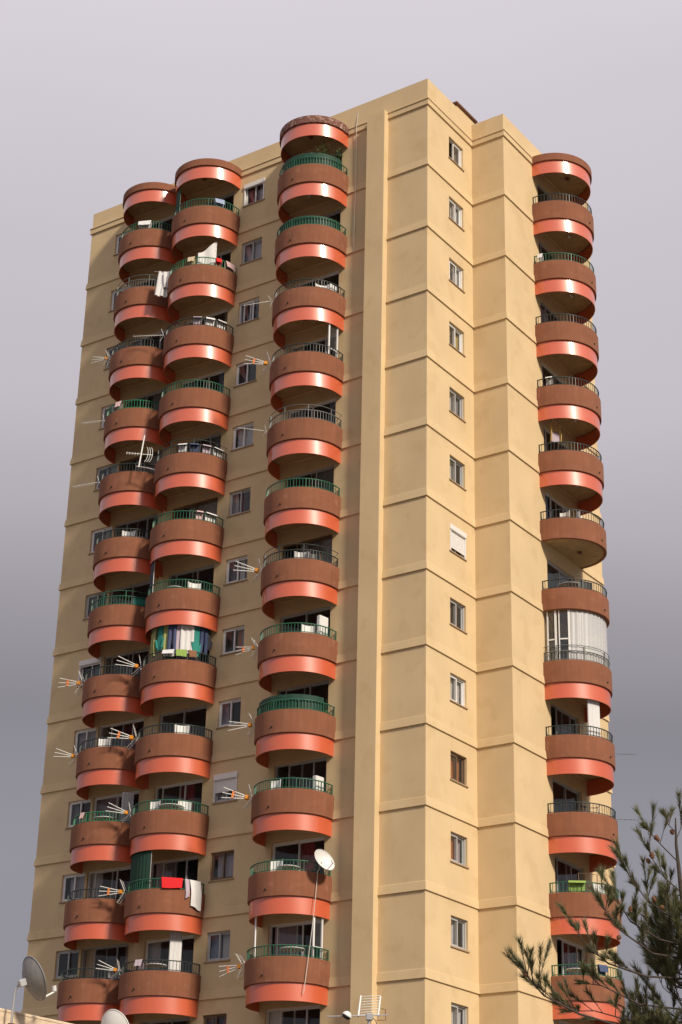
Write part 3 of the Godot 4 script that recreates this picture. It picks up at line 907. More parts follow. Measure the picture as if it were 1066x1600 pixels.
func plant(col: int, k: int, deg: float, r: float, y: float, h: float, spread: float, label: String, leaves := 140, seed_ := 1) -> void:
	var o := thing("potted_plant", label, "plant", spot(col, k, deg, r, y), "potted plants on the balconies")
	part(o, "pot", shape(func(s: SurfaceTool) -> void: lathe(s, [Vector2(0, 0), Vector2(0.12, 0), Vector2(0.16, 0.26), Vector2(0.175, 0.265), Vector2(0.17, 0.30), Vector2(0.14, 0.29), Vector2(0, 0.27)], 18)), mats.terracotta)
	var g := RandomNumberGenerator.new()
	g.seed = seed_ * 131
	var ends := []
	part(o, "stem", shape(func(s: SurfaceTool) -> void:
		for i in 7:
			var t := g.randf() * TAU
			var q := Vector3(cos(t), 0, sin(t)) * spread * g.randf_range(0.2, 0.8)
			var e := Vector3(q.x, h * g.randf_range(0.6, 1.0), q.z)
			tube(s, [Vector3(0, 0.27, 0), Vector3(q.x * 0.4, h * 0.5, q.z * 0.4), e], 0.010, 0.004, 5)
			ends.append(e)), mats.bark)
	part(o, "leaves", shape(func(s: SurfaceTool) -> void:
		for i in leaves:
			var e: Vector3 = ends[i % ends.size()]
			var c := Vector3(0, 0.3, 0).lerp(e, g.randf_range(0.35, 1.05)) + Vector3(g.randf_range(-1, 1), g.randf_range(-1, 1), g.randf_range(-1, 1)) * spread * 0.28
			leaf(s, c, g, g.randf_range(0.06, 0.12))), mats.leaf)

func leaf(s: SurfaceTool, c: Vector3, g: RandomNumberGenerator, l: float) -> void:
	var d := Vector3(g.randf_range(-1, 1), g.randf_range(-0.6, 0.8), g.randf_range(-1, 1)).normalized()
	var w := d.cross(Vector3(g.randf_range(-1, 1), 1, g.randf_range(-1, 1))).normalized() * l * 0.28
	var n := d.cross(w).normalized()
	quad_tri(s, c, c + d * l * 0.5 + w, c + d * l + n * l * 0.1, n)
	quad_tri(s, c, c + d * l * 0.5 - w, c + d * l + n * l * 0.1, n)

# a sheet bent along the balcony outline between two angles
func curved_sheet(r: float, a: float, b: float, y0: float, y1: float, ripple := 0.0, n := 30) -> ArrayMesh:
	var s := tool()
	for side in [0.0, -0.01]:
		s.set_smooth_group(1 if side == 0.0 else 2)
		for i in n:
			var p := []
			for c in [[i, y0], [i + 1, y0], [i + 1, y1], [i, y1]]:
				var t := deg_to_rad(lerpf(a, b, float(c[0]) / n))
				var rr: float = r + side + sin(float(c[0]) * 1.9) * ripple
				p.append(Vector3(sin(t) * rr, c[1], stub + cos(t) * rr))
			quad(s, p[0], p[1], p[2], p[3], Vector3(p[0].x, 0, p[0].z) * (1.0 if side == 0.0 else -1.0))
	return done(s)

func post(r: float, deg: float, y0: float, y1: float, b: float) -> ArrayMesh:
	var t := deg_to_rad(deg)
	return shape(func(s: SurfaceTool) -> void: box(s, Vector3(-b, y0, -b), Vector3(b, y1, b), Transform3D(Basis(Vector3.UP, t), Vector3(sin(t) * r, 0, stub + cos(t) * r))))

func screen(col: int, k: int, a: float, b: float, y0: float, y1: float, m: Material, label: String, category := "screen", called := "privacy_screen", r_in := 0.03, ripple := 0.004) -> Node3D:
	stub = COLUMN_STUB[col]
	var o := thing(called, label, category, column_at(col, k))
	var r: float = COLUMN_R[col] - r_in
	part(o, "panel", curved_sheet(r, a, b, y0, y1, ripple), m)
	for d in [a, (a + b) / 2.0, b]: part(o, "post", post(r - 0.03, d, 0.836, y1 - 0.01, 0.012), mats.rail_green if m == mats.net else mats.alu_frame)
	return o

func wheel(o: Node3D, at: Vector3, r: float) -> void:
	var h := holder(o, "wheel", Transform3D(Basis(), at))
	var ring := []
	for i in 25: ring.append(Vector3(cos(TAU * i / 24) * r, sin(TAU * i / 24) * r, 0))
	part(h, "tyre", shape(func(s: SurfaceTool) -> void: tube(s, ring, 0.02, 0.02, 6)), mats.rust)
	part(h, "spokes", shape(func(s: SurfaceTool) -> void:
		for i in 8: tube(s, [Vector3.ZERO, Vector3(cos(TAU * i / 8) * r, sin(TAU * i / 8) * r, 0)], 0.004, 0.004, 4)), mats.metal)

func bicycle(col: int, k: int, deg: float, r: float, label: String) -> void:
	var o := thing("bicycle", label, "bicycle", spot(col, k, deg, r, 0.15))
	wheel(o, Vector3(-0.5, 0.335, 0), 0.315)
	wheel(o, Vector3(0.5, 0.335, 0), 0.315)
	part(o, "frame", shape(func(s: SurfaceTool) -> void:
		tube(s, [Vector3(-0.5, 0.335, 0), Vector3(-0.08, 0.30, 0), Vector3(0.32, 0.78, 0), Vector3(-0.22, 0.80, 0), Vector3(-0.5, 0.335, 0)], 0.018, 0.018, 6)), mats.dish_white)
	part(o, "seat_tube", shape(func(s: SurfaceTool) -> void: tube(s, [Vector3(-0.08, 0.30, 0), Vector3(-0.26, 0.98, 0)], 0.017, 0.014, 6)), mats.black)
	part(o, "fork", shape(func(s: SurfaceTool) -> void: tube(s, [Vector3(0.5, 0.335, 0), Vector3(0.30, 1.02, 0)], 0.018, 0.016, 6)), mats.metal)
	part(o, "saddle", shape(func(s: SurfaceTool) -> void: bevel_box(s, Vector3(-0.40, 0.97, -0.06), Vector3(-0.14, 1.03, 0.06), 0.02)), mats.black)
	part(o, "handlebar", shape(func(s: SurfaceTool) -> void: tube(s, [Vector3(0.22, 1.08, -0.28), Vector3(0.30, 1.05, -0.1), Vector3(0.30, 1.05, 0.1), Vector3(0.22, 1.08, 0.28)], 0.014, 0.014, 6)), mats.black)

func box_thing(col: int, k: int, deg: float, r: float, size: Vector3, m: Material, called: String, label: String, category: String) -> void:
	var o := thing(called, label, category, spot(col, k, deg, r, 0.15))
	part(o, "body", shape(func(s: SurfaceTool) -> void: bevel_box(s, Vector3(-size.x / 2, 0, -size.z / 2), Vector3(size.x / 2, size.y, size.z / 2), 0.02)), m)
	part(o, "door", shape(func(s: SurfaceTool) -> void: bevel_box(s, Vector3(-size.x / 2 + 0.03, 0.06, size.z / 2 - 0.004), Vector3(size.x / 2 - 0.03, size.y - 0.06, size.z / 2 + 0.012), 0.005)), m)
	part(o, "handle", shape(func(s: SurfaceTool) -> void: tube(s, [Vector3(size.x / 2 - 0.07, size.y * 0.45, size.z / 2 + 0.02), Vector3(size.x / 2 - 0.07, size.y * 0.55, size.z / 2 + 0.02)], 0.01, 0.01, 6)), mats.metal)

func furnish() -> void:
	# antennas: column, balcony, angle, height, aim, tilt, kind
	for a in [[0, 3, -54.0, 1.00, 12.0, 4.0, 0], [0, 4, -56.0, 0.95, 2.0, 8.0, 1], [0, 5, -54.0, 0.95, 6.0, 2.0, 1], [0, 8, -54.0, 0.92, 16.0, 6.0, 0], [0, 9, -54.0, 0.85, 26.0, 12.0, 0],
			[1, 3, -46.0, 1.02, 24.0, 2.0, 1], [1, 8, -48.0, 0.98, 34.0, 16.0, 0], [1, 9, -48.0, 1.02, 30.0, 12.0, 0], [1, 10, -48.0, 1.02, 34.0, 16.0, 0], [1, 11, -46.0, 0.95, 20.0, 4.0, 0], [1, 12, -48.0, 1.05, 28.0, 16.0, 0],
			[2, 3, -54.0, 0.98, 34.0, -12.0, 1], [2, 4, -54.0, 1.05, 34.0, 10.0, 0], [2, 5, -54.0, 0.98, 34.0, 6.0, 1], [2, 7, -54.0, 0.90, 34.0, 12.0, 0], [2, 8, -54.0, 0.72, 10.0, -2.0, 0],
			[2, 9, -54.0, 0.66, 22.0, 0.0, 0], [2, 10, -54.0, 0.86, 36.0, 10.0, 0], [2, 12, -54.0, 0.72, 4.0, -8.0, 0], [3, 9, 14.0, 0.45, 215.0, 0.0, 2], [3, 10, 14.0, 0.86, 215.0, 0.0, 2]]:
		antenna(a[0], a[1], a[2], a[3], a[4], a[5], a[6])
	mast_antenna()
	# leftmost column
	cloth(0, 1, 23.0, 0.55, 0.20, 0.4, "white", "white cloth over the rail of")
	cloth(0, 4, 0.0, 0.30, 0.24, 0.3, "pink", "pink cloth on the bright green rail of")
	chair(0, 6, 30.0, 0.98, PI, "white plastic chair on the " + place(0, 6), mats.plastic)
	screen(0, 7, 50.0, 82.0, 0.85, 1.20, mats.cloth_teal, "teal cloth behind the rail of the " + place(0, 7), "cloth", "rail_cloth", 0.10)
	chair(0, 9, 6.0, 1.0, PI, "white plastic chair on the " + place(0, 9), mats.plastic)
	table(0, 10, 22.0, 0.75, 0.95, 0.42, "white round table on the " + place(0, 10), mats.plastic)
	cloth(0, 10, -7.0, 0.22, 0.20, 0.3, "pink", "small pale cloth on the green rail of")
	screen(0, 10, 56.0, 76.0, 0.85, 2.0, mats.clear_sheet, "wrinkled clear plastic sheet on the " + place(0, 10), "plastic sheet", "plastic_sheet", 0.16, 0.03)
	cloth(0, 12, 63.0, 0.5, 0.05, 0.33, "white", "white cloth inside the rail of", 5.0)
	# second column
	cloth(1, 1, 56.0, 0.40, 0.22, 0.3, "blue", "pale blue cloth over the rail of", 3.0)
	screen(1, 1, -52.0, -24.0, 0.85, 2.1, mats.net, "green net partition on the " + place(1, 1), "screen", "privacy_screen", 0.12)
	outside_sheet()
	cloth(1, 2, 82.0, 0.5, 0.28, 0.4, "pink", "pale pink towel over the rail of", 1.0)
	cloth(1, 2, 16.0, 0.3, 0.22, 0.3, "beige", "beige cloth over the rail of")
	cloth(1, 2, 60.0, 0.24, 0.18, 0.3, "scarlet", "small red cloth over the rail of")
	triangular_sheet()
	cloth(1, 3, 32.0, 0.34, 0.04, 0.3, "lilac", "lilac cloth inside the rail of", 4.0)
	cloth(1, 3, 52.0, 0.36, 0.08, 0.3, "white", "middle white cloth on the rail of", 4.0)
	cloth(1, 3, 72.0, 0.40, 0.06, 0.3, "white", "white cloth nearest the wall on", 4.0)
	cloth(1, 5, 21.0, 0.36, 0.05, 0.33, "white", "white cloth farthest from the wall on", 4.0)
	cloth(1, 5, 39.0, 0.34, 0.05, 0.33, "denim", "dark blue cloth inside the rail of", 3.0)
	cloth(1, 5, 58.0, 0.34, 0.05, 0.33, "lilac", "lilac cloth inside the rail of", 4.0)
	cloth(1, 5, 79.0, 0.48, 0.05, 0.33, "white", "white cloth nearest the wall on", 5.0)
	cloth(1, 6, 72.0, 0.50, 0.05, 0.32, "white", "white lace cloth inside the green rail of", 7.0)
	cloth(1, 6, 53.0, 0.26, 0.05, 0.32, "pink", "pinkish cloth inside the green rail of", 5.0)
	chair(1, 7, 60.0, 1.0, PI, "white plastic chair on the " + place(1, 7), mats.plastic)
	table(1, 7, 11.0, 0.85, 0.92, 0.35, "white round table on the " + place(1, 7), mats.plastic)
	screen(1, 7, -52.0, -28.0, 0.85, 2.3, mats.cloth_dark, "dark blind on the " + place(1, 7), "blind", "balcony_blind", 0.12, 0.01)
	chair(1, 9, 49.0, 1.0, PI, "white plastic chair on the " + place(1, 9), mats.plastic)
	table(1, 10, 34.0, 0.75, 0.98, 0.48, "white round table on the " + place(1, 10), mats.plastic)
	chair(1, 10, 66.0, 1.05, PI, "white plastic chair nearest the wall on the " + place(1, 10), mats.plastic)
	chair(1, 10, -8.0, 1.05, PI, "white plastic chair nearest the antenna on the " + place(1, 10), mats.plastic)
	cloth(1, 11, 44.0, 0.74, 0.34, 0.5, "scarlet", "bright red towel over the rail of", 0.6)
	cloth(1, 11, 78.0, 0.48, 0.95, 0.5, "white", "long white towel hanging outside", 1.3)
	cloth(1, 11, 65.0, 0.16, 0.62, 0.3, "lilac", "narrow lilac cloth beside the white towel of", 1.0)
	screen(1, 11, -52.0, 10.0, 0.85, 2.62, mats.cloth_bottle, "tall dark green canvas windbreak on the " + place(1, 11), "windbreak", "canvas_windbreak", 0.14, 0.012)
	table(1, 12, 22.0, 0.85, 0.98, 0.38, "white round table on the " + place(1, 12), mats.plastic)
	cloth(1, 12, 4.0, 0.3, 0.20, 0.3, "lilac", "lilac cloth over the rail of", 2.0)
	screen(1, 12, 49.0, 74.0, 0.85, 2.25, mats.cloth_white, "white curtain hung inside the " + place(1, 12), "curtain", "balcony_curtain", 0.5, 0.03)
	laundry_line()
	# third column, beside the pilaster
	screen(2, 1, -86.0, 86.0, 0.845, 1.42, mats.net, "deep green screen around the " + place(2, 1), "screen", "privacy_screen", 0.12)
	screen(2, 2, -86.0, 86.0, 0.845, 1.30, mats.net, "green screen around the " + place(2, 2), "screen", "privacy_screen", 0.12)
	plant(2, 1, 52.0, 1.12, 0.15, 2.05, 0.5, "tall leafy potted plant on the " + place(2, 1), 260, 1)
	plant(2, 1, 78.0, 1.12, 0.15, 1.9, 0.42, "leafy potted plant nearest the wall on the " + place(2, 1), 160, 2)
	plant(2, 1, 28.0, 1.1, 0.15, 1.65, 0.35, "low leafy potted plant on the " + place(2, 1), 120, 3)
	plant(2, 2, 84.0, 1.15, 0.15, 1.45, 0.25, "potted plant above the green screen of the " + place(2, 2), 90, 4)
	chair(2, 3, 62.0, 1.05, PI, "white plastic chair on the " + place(2, 3), mats.plastic)
	box_thing(2, 3, 82.0, 1.12, Vector3(0.4, 1.15, 0.2), mats.plastic, "balcony_cabinet", "white cabinet on the " + place(2, 3), "cabinet")
	glass_frame(2, 4, 70.0, 89.0, "white framed glass screen on the " + place(2, 4), false)
	chair(2, 7, 34.0, 1.0, PI, "grey plastic chair on the " + place(2, 7), mats.alu_frame)
	chair(2, 7, 64.0, 1.0, PI, "dark chair on the " + place(2, 7), mats.black)
	chair(2, 8, 56.0, 1.02, PI, "white plastic chair on the " + place(2, 8), mats.plastic)
	box_thing(2, 8, 82.0, 1.10, Vector3(0.45, 1.55, 0.16), mats.plastic, "balcony_cabinet", "tall white cabinet on the " + place(2, 8), "cabinet")
	screen(2, 9, -86.0, 78.0, 0.845, 1.40, mats.net, "green screen with slack net on the " + place(2, 9), "screen", "privacy_screen", 0.12, 0.012)
	plant(2, 9, 86.0, 1.22, 0.15, 1.3, 0.2, "potted plant beside the green screen of the " + place(2, 9), 70, 6)
	chair(2, 10, -14.0, 1.02, PI, "white plastic chair on the " + place(2, 10), mats.plastic)
	box_thing(2, 10, 82.0, 1.1, Vector3(0.40, 1.3, 0.18), mats.plastic, "balcony_cabinet", "white cabinet on the " + place(2, 10), "cabinet")
	chair(2, 11, -2.0, 1.02, PI, "white plastic chair on the " + place(2, 11), mats.plastic)
	table(2, 11, 26.0, 0.75, 0.95, 0.4, "white round table on the " + place(2, 11), mats.plastic)
	table(2, 12, 42.0, 0.88, 1.02, 0.42, "white round table on the " + place(2, 12), mats.plastic)
	glass_frame(2, 12, 72.0, 89.0, "white framed glass screen on the " + place(2, 12), true)
	var d := spot(2, 11, 70.0, COLUMN_R[2] + 0.24, 1.12).origin
	satellite_dish("white satellite dish on the rail of the " + place(2, 11), d, Vector3(0.88, 0.44, 0.22), 0.82, mats.dish_white, [d + Vector3(-0.08, -0.04, -0.02), d + Vector3(-0.12, -0.16, -0.08), spot(2, 11, 70.0, COLUMN_R[2] - 0.06, 0.80).origin], mats.metal)
	var cab := thing("dish_cable", "pale cable hanging from the white dish past the twelfth balcony down", "cable")
	var pts := []
	for i in 15:
		var f := i / 14.0
		pts.append(spot(2, 11, lerpf(70.0, 55.0, f), COLUMN_R[2] + 0.05 + 0.06 * sin(f * PI), lerpf(0.86, -3.15, f)).origin)
	part(cab, "cord", shape(func(s: SurfaceTool) -> void: tube(s, pts, 0.012, 0.012, 5)), mats.cable)
	var wc := thing("wall_cable", "thin pale cable running down the wall beside the third column's top", "cable")
	part(wc, "cord", shape(func(s: SurfaceTool) -> void: tube(s, [Vector3(-3.28, 47.27, FACE_A + 0.015), Vector3(-3.30, 46.3, FACE_A + 0.10), Vector3(-3.33, 45.9, FACE_A + 0.08), Vector3(-3.31, 43.5, FACE_A + 0.07), Vector3(-3.34, 41.2, FACE_A + 0.075), Vector3(-3.33, 40.4, FACE_A + 0.06)], 0.012, 0.012, 5)), mats.cable)
	# rightmost column
	cloth(3, 2, -84.0, 0.22, 0.2, 0.3, "white", "white cloth nearest the wall on")
	cloth(3, 4, -76.0, 0.26, 0.05, 0.33, "white", "white cloth inside the rail of")
	folded_chair()
	chair(3, 6, -64.0, 1.1, 2.4, "white chair nearest the wall on the " + place(3, 6), mats.plastic)
	chair(3, 6, -14.0, 1.1, -2.6, "white chair farthest from the wall on the " + place(3, 6), mats.plastic)
	table(3, 7, -50.0, 0.9, 1.02, 0.45, "round table on the " + place(3, 7), mats.alu_frame)
	screen(3, 7, -42.0, -20.0, 0.85, 1.17, mats.black, "black panel behind the rail of the " + place(3, 7), "screen", "privacy_screen", 0.12)
	enclosure()
	screen(3, 9, -32.0, -9.0, 0.90, 2.70, mats.cloth_white, "white curtain hanging on the " + place(3, 9), "curtain", "balcony_curtain", 0.24, 0.02)
	bicycle(3, 10, -28.0, 1.18, "bicycle behind the rail of the " + place(3, 10))
	cloth(3, 11, -58.0, 0.6, 0.05, 0.34, "lime", "lime green towel inside the rail of", 1.0)
	var rk := thing("drying_rack", "dark frame of a drying rack on the " + place(3, 11), "rack", spot(3, 11, -38.0, 1.2, 0.15))
	part(rk, "frame", shape(func(s: SurfaceTool) -> void: tube(s, [Vector3(-0.35, 0, 0), Vector3(-0.35, 1.42, 0), Vector3(0.35, 1.42, 0), Vector3(0.35, 0, 0)], 0.018, 0.018, 6)), mats.brown_frame)
	part(rk, "crossbar", shape(func(s: SurfaceTool) -> void: tube(s, [Vector3(-0.35, 0.8, 0), Vector3(0.35, 0.8, 0)], 0.012, 0.012, 6)), mats.brown_frame)
	chair(3, 11, -4.0, 1.15, 2.8, "white plastic chair on the " + place(3, 11), mats.plastic)
	table(3, 12, -63.0, 0.95, 0.98, 0.36, "white round table on the " + place(3, 12), mats.plastic)
	cloth(3, 12, -28.0, 0.34, 0.22, 0.3, "denim", "dark blue cloth over the rail of", 2.0)

func cloth(col: int, k: int, deg: float, w: float, front: float, back: float, colour: String, what: String, folds := 2.0, slant := 0.0) -> void:
	var kind := "towel" if "towel" in what else ("sheet" if "sheet" in what else "cloth")
	drape(col, k, deg, w, front, back, mats["cloth_" + colour], "%s the %s" % [what, place(col, k)], kind, "hung_" + kind, folds, slant)

func outside_sheet() -> void:
	var o := thing("hung_sheet", "long white sheet hanging outside the second balcony down the second column", "sheet", spot(1, 2, -46.0, COLUMN_R[1] + 0.16, 0.0, 1.42))
	part(o, "cloth", sheet(0.52, 1.15, 2.2, 0.045), mats.cloth_white, Transform3D(Basis(Vector3.BACK, -0.10), Vector3(-0.08, 0.02, 0.02)))
	part(o, "shorter_cloth", sheet(0.30, 0.75, 1.6, 0.03), mats.cloth_white, Transform3D(Basis(Vector3.BACK, 0.06), Vector3(0.16, 0.40, 0.07)))
	part(o, "rod", shape(func(s: SurfaceTool) -> void: tube(s, [Vector3(-0.42, 1.17, 0.02), Vector3(0.36, 1.17, 0.02)], 0.012, 0.012, 6)), mats.metal)
	var to: Vector3 = o.transform.affine_inverse() * spot(1, 2, -46.0, COLUMN_R[1] - 0.07, 1.19).origin
	part(o, "bracket", shape(func(s: SurfaceTool) -> void: tube(s, [Vector3(0.1, 1.17, 0.02), to], 0.012, 0.012, 6)), mats.metal)

func mast_antenna() -> void:
	var t := spot(1, 5, -46.0, COLUMN_R[1] + 0.30, 0.80).origin
	var dir := Vector3(-0.86, 0.10, 0.50).normalized()
	var zax := dir.cross(Vector3.UP).normalized()
	var o := thing("mast_antenna", "white tube mast with a yagi and curved reflectors between the first two columns", "antenna", Transform3D(Basis(dir, zax.cross(dir), zax), t))
	part(o, "mast", shape(func(s: SurfaceTool) -> void: tube(s, [Vector3(0.32, -0.1, 0), Vector3(0.32, 1.28, 0)], 0.03, 0.028, 8)), mats.antenna)
	part(o, "foot", shape(func(s: SurfaceTool) -> void: tube(s, [Vector3(0.42, -0.08, 0), Vector3(0.0, -0.10, 0), Vector3(-0.34, -0.16, 0)], 0.025, 0.025, 6)), mats.metal)
	part(o, "boom", shape(func(s: SurfaceTool) -> void:
		tube(s, [Vector3(-0.12, 0.48, 0.03), Vector3(0.92, 0.48, 0.03)], 0.016, 0.014, 6)
		for q in 6: tube(s, [Vector3(0.35 + q * 0.11, 0.42, 0.03), Vector3(0.35 + q * 0.11, 0.54, 0.03)], 0.008, 0.008, 4)), mats.antenna)
	for e in [0.0, 0.09, 0.18]:
		part(o, "reflector", shape(func(s: SurfaceTool) -> void:
			var pts := []
			for i in 9:
				var a := lerpf(-1.2, 1.2, i / 8.0)
				pts.append(Vector3(-0.12 + e + 0.14 * (1.0 - cos(a)), 0.48 + 0.34 * sin(a), 0.03))
			tube(s, pts, 0.012, 0.012, 5)), mats.antenna)

func triangular_sheet() -> void:
	var o := thing("drying_sheet", "white sheet pegged up to a point on the second balcony down the second column", "laundry", spot(1, 2, 41.0, 1.2, 0.0))
	part(o, "cloth", shape(func(s: SurfaceTool) -> void:
		var n := 12
		for side in [0.0, 0.01]:
			s.set_smooth_group(1 if side == 0.0 else 2)
			for i in n:
				for j in 4:
					var p := []
					for c in [[i, j], [i + 1, j], [i + 1, j + 1], [i, j + 1]]:
						var u: float = float(c[0]) / n
						var v: float = float(c[1]) / 4.0
						var hi := lerpf(1.50, 2.20, pow(u, 1.4))
						p.append(Vector3((u - 0.5) * 0.72, lerpf(0.80, hi, v), 0.04 * sin(u * 9.0 + v * 2.0) + side))
					quad(s, p[0], p[1], p[2], p[3], Vector3(0, 0, 1 if side > 0.0 else -1))), mats.cloth_white)
	for e in [-0.36, 0.36]:
		part(o, "pole", shape(func(s: SurfaceTool) -> void: tube(s, [Vector3(e, 0.15, -0.01), Vector3(e, 1.5 if e < 0.0 else 2.22, -0.01)], 0.012, 0.012, 6)), mats.metal)

func laundry_line() -> void:
	stub = COLUMN_STUB[1]
	var o := thing("washing_line", "washing line full of clothes on the eighth balcony down the second column", "washing line", column_at(1, 8))
	part(o, "line", shape(func(s: SurfaceTool) -> void:
		var pts := []
		for i in 17:
			var t := deg_to_rad(-60.0 + 150.0 * i / 16.0)
			pts.append(Vector3(sin(t) * 1.22, 2.33, stub + cos(t) * 1.22))
		tube(s, pts, 0.008, 0.008, 5)), mats.metal)
	for d in [-58.0, -10.0, 40.0, 88.0]: part(o, "hanger_rod", post(1.22, d, 2.33, 2.83, 0.007), mats.metal)
	for g in [[-23.0, "trousers", 0.30, 1.10, "cloth_olive", "pale olive trousers at the open end of the washing line"],
			[-5.0, "shirt", 0.40, 0.95, "cloth_teal", "teal shirt next to the olive trousers on the washing line"],
			[8.0, "towel", 0.22, 1.05, "cloth_olive", "narrow olive towel on the washing line"],
			[20.0, "trousers", 0.34, 1.15, "cloth_denim", "dark jeans between olive towel and white sheet on the washing line"],
			[30.0, "towel", 0.16, 1.0, "cloth_lilac", "narrow lilac towel beside the big white sheet on the washing line"],
			[46.0, "towel", 0.50, 1.12, "cloth_white", "big white sheet on the washing line"],
			[63.0, "shirt", 0.36, 1.2, "cloth_teal", "teal top between white sheet and the last jeans on the washing line"],
			[77.0, "trousers", 0.36, 1.05, "cloth_denim", "dark jeans nearest the wall on the washing line"],
			[89.0, "shirt", 0.34, 0.8, "cloth_dark", "black top at the wall end of the washing line"]]:
		garment(1, 8, g[0], 1.22, 2.30, g[1], g[2], g[3], mats[g[4]], g[5])
	cloth(1, 8, 38.0, 0.40, 0.26, 0.2, "lime", "green cloth on the rail of", 3.0)
	cloth(1, 8, 19.0, 0.46, 0.14, 0.2, "white", "white cloth on the rail of", 2.0)
	cloth(1, 8, 54.0, 0.28, 0.26, 0.2, "brown", "brown cloth on the rail of", 2.0)

func glass_frame(col: int, k: int, a: float, b: float, label: String, left_post: bool) -> void:
	stub = COLUMN_STUB[col]
	var o := thing("glass_screen", label, "glass screen", column_at(col, k))
	var r: float = COLUMN_R[col] - 0.16
	for d in [a, b]: part(o, "post", post(r, d, 0.15, 2.79, 0.03), mats.white_frame)
	if left_post: part(o, "post", post(r, -25.0, 0.15, 2.79, 0.022), mats.white_frame)
	part(o, "crossbar", curved_sheet(r, a, b, 1.20, 1.26), mats.white_frame)
	part(o, "pane", curved_sheet(r, a, b, 1.27, 2.75), mats.glass)

func enclosure() -> void:
	stub = COLUMN_STUB[3]
	var o := thing("balcony_enclosure", "clear plastic enclosure with white posts on the eighth balcony down the rightmost column", "enclosure", column_at(3, 8))
	var r: float = COLUMN_R[3] - 0.15
	for q in [[-89.0, 0.025], [-77.0, 0.035], [-72.0, 0.02], [-58.0, 0.04], [20.0, 0.015], [88.0, 0.02]]: part(o, "post", post(r, q[0], 0.16, 2.795, q[1]), mats.white_frame)
	for e in [[-88.0, -78.0], [-71.0, -59.0]]:
		part(o, "pane", curved_sheet(r, e[0], e[1], 0.86, 2.78), mats.glass)
		part(o, "crossbar", curved_sheet(r + 0.015, e[0], e[1], 1.66, 1.71), mats.white_frame)
	part(o, "plastic_sheet", curved_sheet(r + 0.02, -56.0, 87.0, 0.86, 2.78, 0.014, 60), mats.clear_sheet)

func folded_chair() -> void:
	var o := thing("folding_chair", "yellowish folded cane chair hung up on the fifth balcony down the rightmost column", "chair", spot(3, 5, -72.0, 1.05, 0.0, 0.7))
	for x in [-0.2, 0.2]:
		part(o, "frame_side", shape(func(s: SurfaceTool) -> void: tube(s, [Vector3(x, 1.45, 0.05), Vector3(x * 1.05, 1.75, 0.08), Vector3(x, 2.10, 0.0), Vector3(x * 0.9, 2.28, -0.04)], 0.022, 0.018, 6)), mats.cane)
		part(o, "leg", shape(func(s: SurfaceTool) -> void: tube(s, [Vector3(x * 0.9, 1.40, -0.08), Vector3(x * 0.9, 2.05, 0.04)], 0.02, 0.02, 6)), mats.cane)
	part(o, "seat", shape(func(s: SurfaceTool) -> void: bevel_box(s, Vector3(-0.19, 1.45, -0.04), Vector3(0.19, 1.85, -0.01), 0.01)), mats.cloth_lilac)
	for i in 3: part(o, "back_slat", shape(func(s: SurfaceTool) -> void: tube(s, [Vector3(-0.2, 1.95 + 0.11 * i, 0.02), Vector3(0.2, 1.95 + 0.11 * i, 0.02)], 0.014, 0.014, 6)), mats.cane)
	part(o, "hanging_cord", shape(func(s: SurfaceTool) -> void: tube(s, [Vector3(-0.18, 2.27, -0.03), Vector3(0, 2.83, 0), Vector3(0.18, 2.27, -0.03)], 0.008, 0.008, 5)), mats.black)

# ------------------------------------------------------------------ what stands before the tower
func low_house() -> void:
	var o := thing("low_house", "low cream house with flat roof parapet below the tower, at the photo's lower corner", "house")
	var e := 13.71
	var h := 5.6
	var s := tool()
	var holes := []
	for i in 5:
		for f in 2: holes.append([-40.5 + i * 4.6, -39.2 + i * 4.6, 0.95 + f * 2.7, 2.15 + f * 2.7])
	wall(s, Vector3(e, 0, 0), Vector3.BACK * -1.0, Vector3.RIGHT, -43.0, -18.0, 0.0, h - 0.02, holes, 0.25)
	wall(s, Vector3(0, 0, 43.0), Vector3.RIGHT, Vector3.BACK, 4.0, e - 0.25, 0.0, h - 0.02, [], 0.25)
	part(o, "wall", done(s), mats.house)
	s = tool()
	wall(s, Vector3(0, 0, 18.0), Vector3.RIGHT, Vector3.FORWARD, 4.0, e - 0.25, 0.0, h - 0.02, [], 0.25)
	part(o, "wall", done(s), mats.house)
	s = tool()
	wall(s, Vector3(4.0, 0, 0), Vector3.FORWARD, Vector3.LEFT, -42.75, -18.25, 0.0, h - 0.02, [], 0.25)
	part(o, "wall", done(s), mats.house)
	s = tool()
	box(s, Vector3(4.26, h - 0.75, 18.26), Vector3(e - 0.26, h - 0.55, 42.74))
	part(o, "roof", done(s), mats.ground)
	s = tool()
	bevel_box(s, Vector3(e - 0.27, h - 0.02, 17.98), Vector3(e + 0.006, h + 0.02, 43.02), 0.008)
	part(o, "coping", done(s), mats.house)
	for q in holes:
		glazing(o, "window", Transform3D(Basis(Vector3.UP, PI / 2), Vector3(e, q[2], -(q[0] + q[1]) / 2)), q[1] - q[0], q[3] - q[2], mats.white_frame, [[0.0, 1.0, "white"]], 0.0, true)

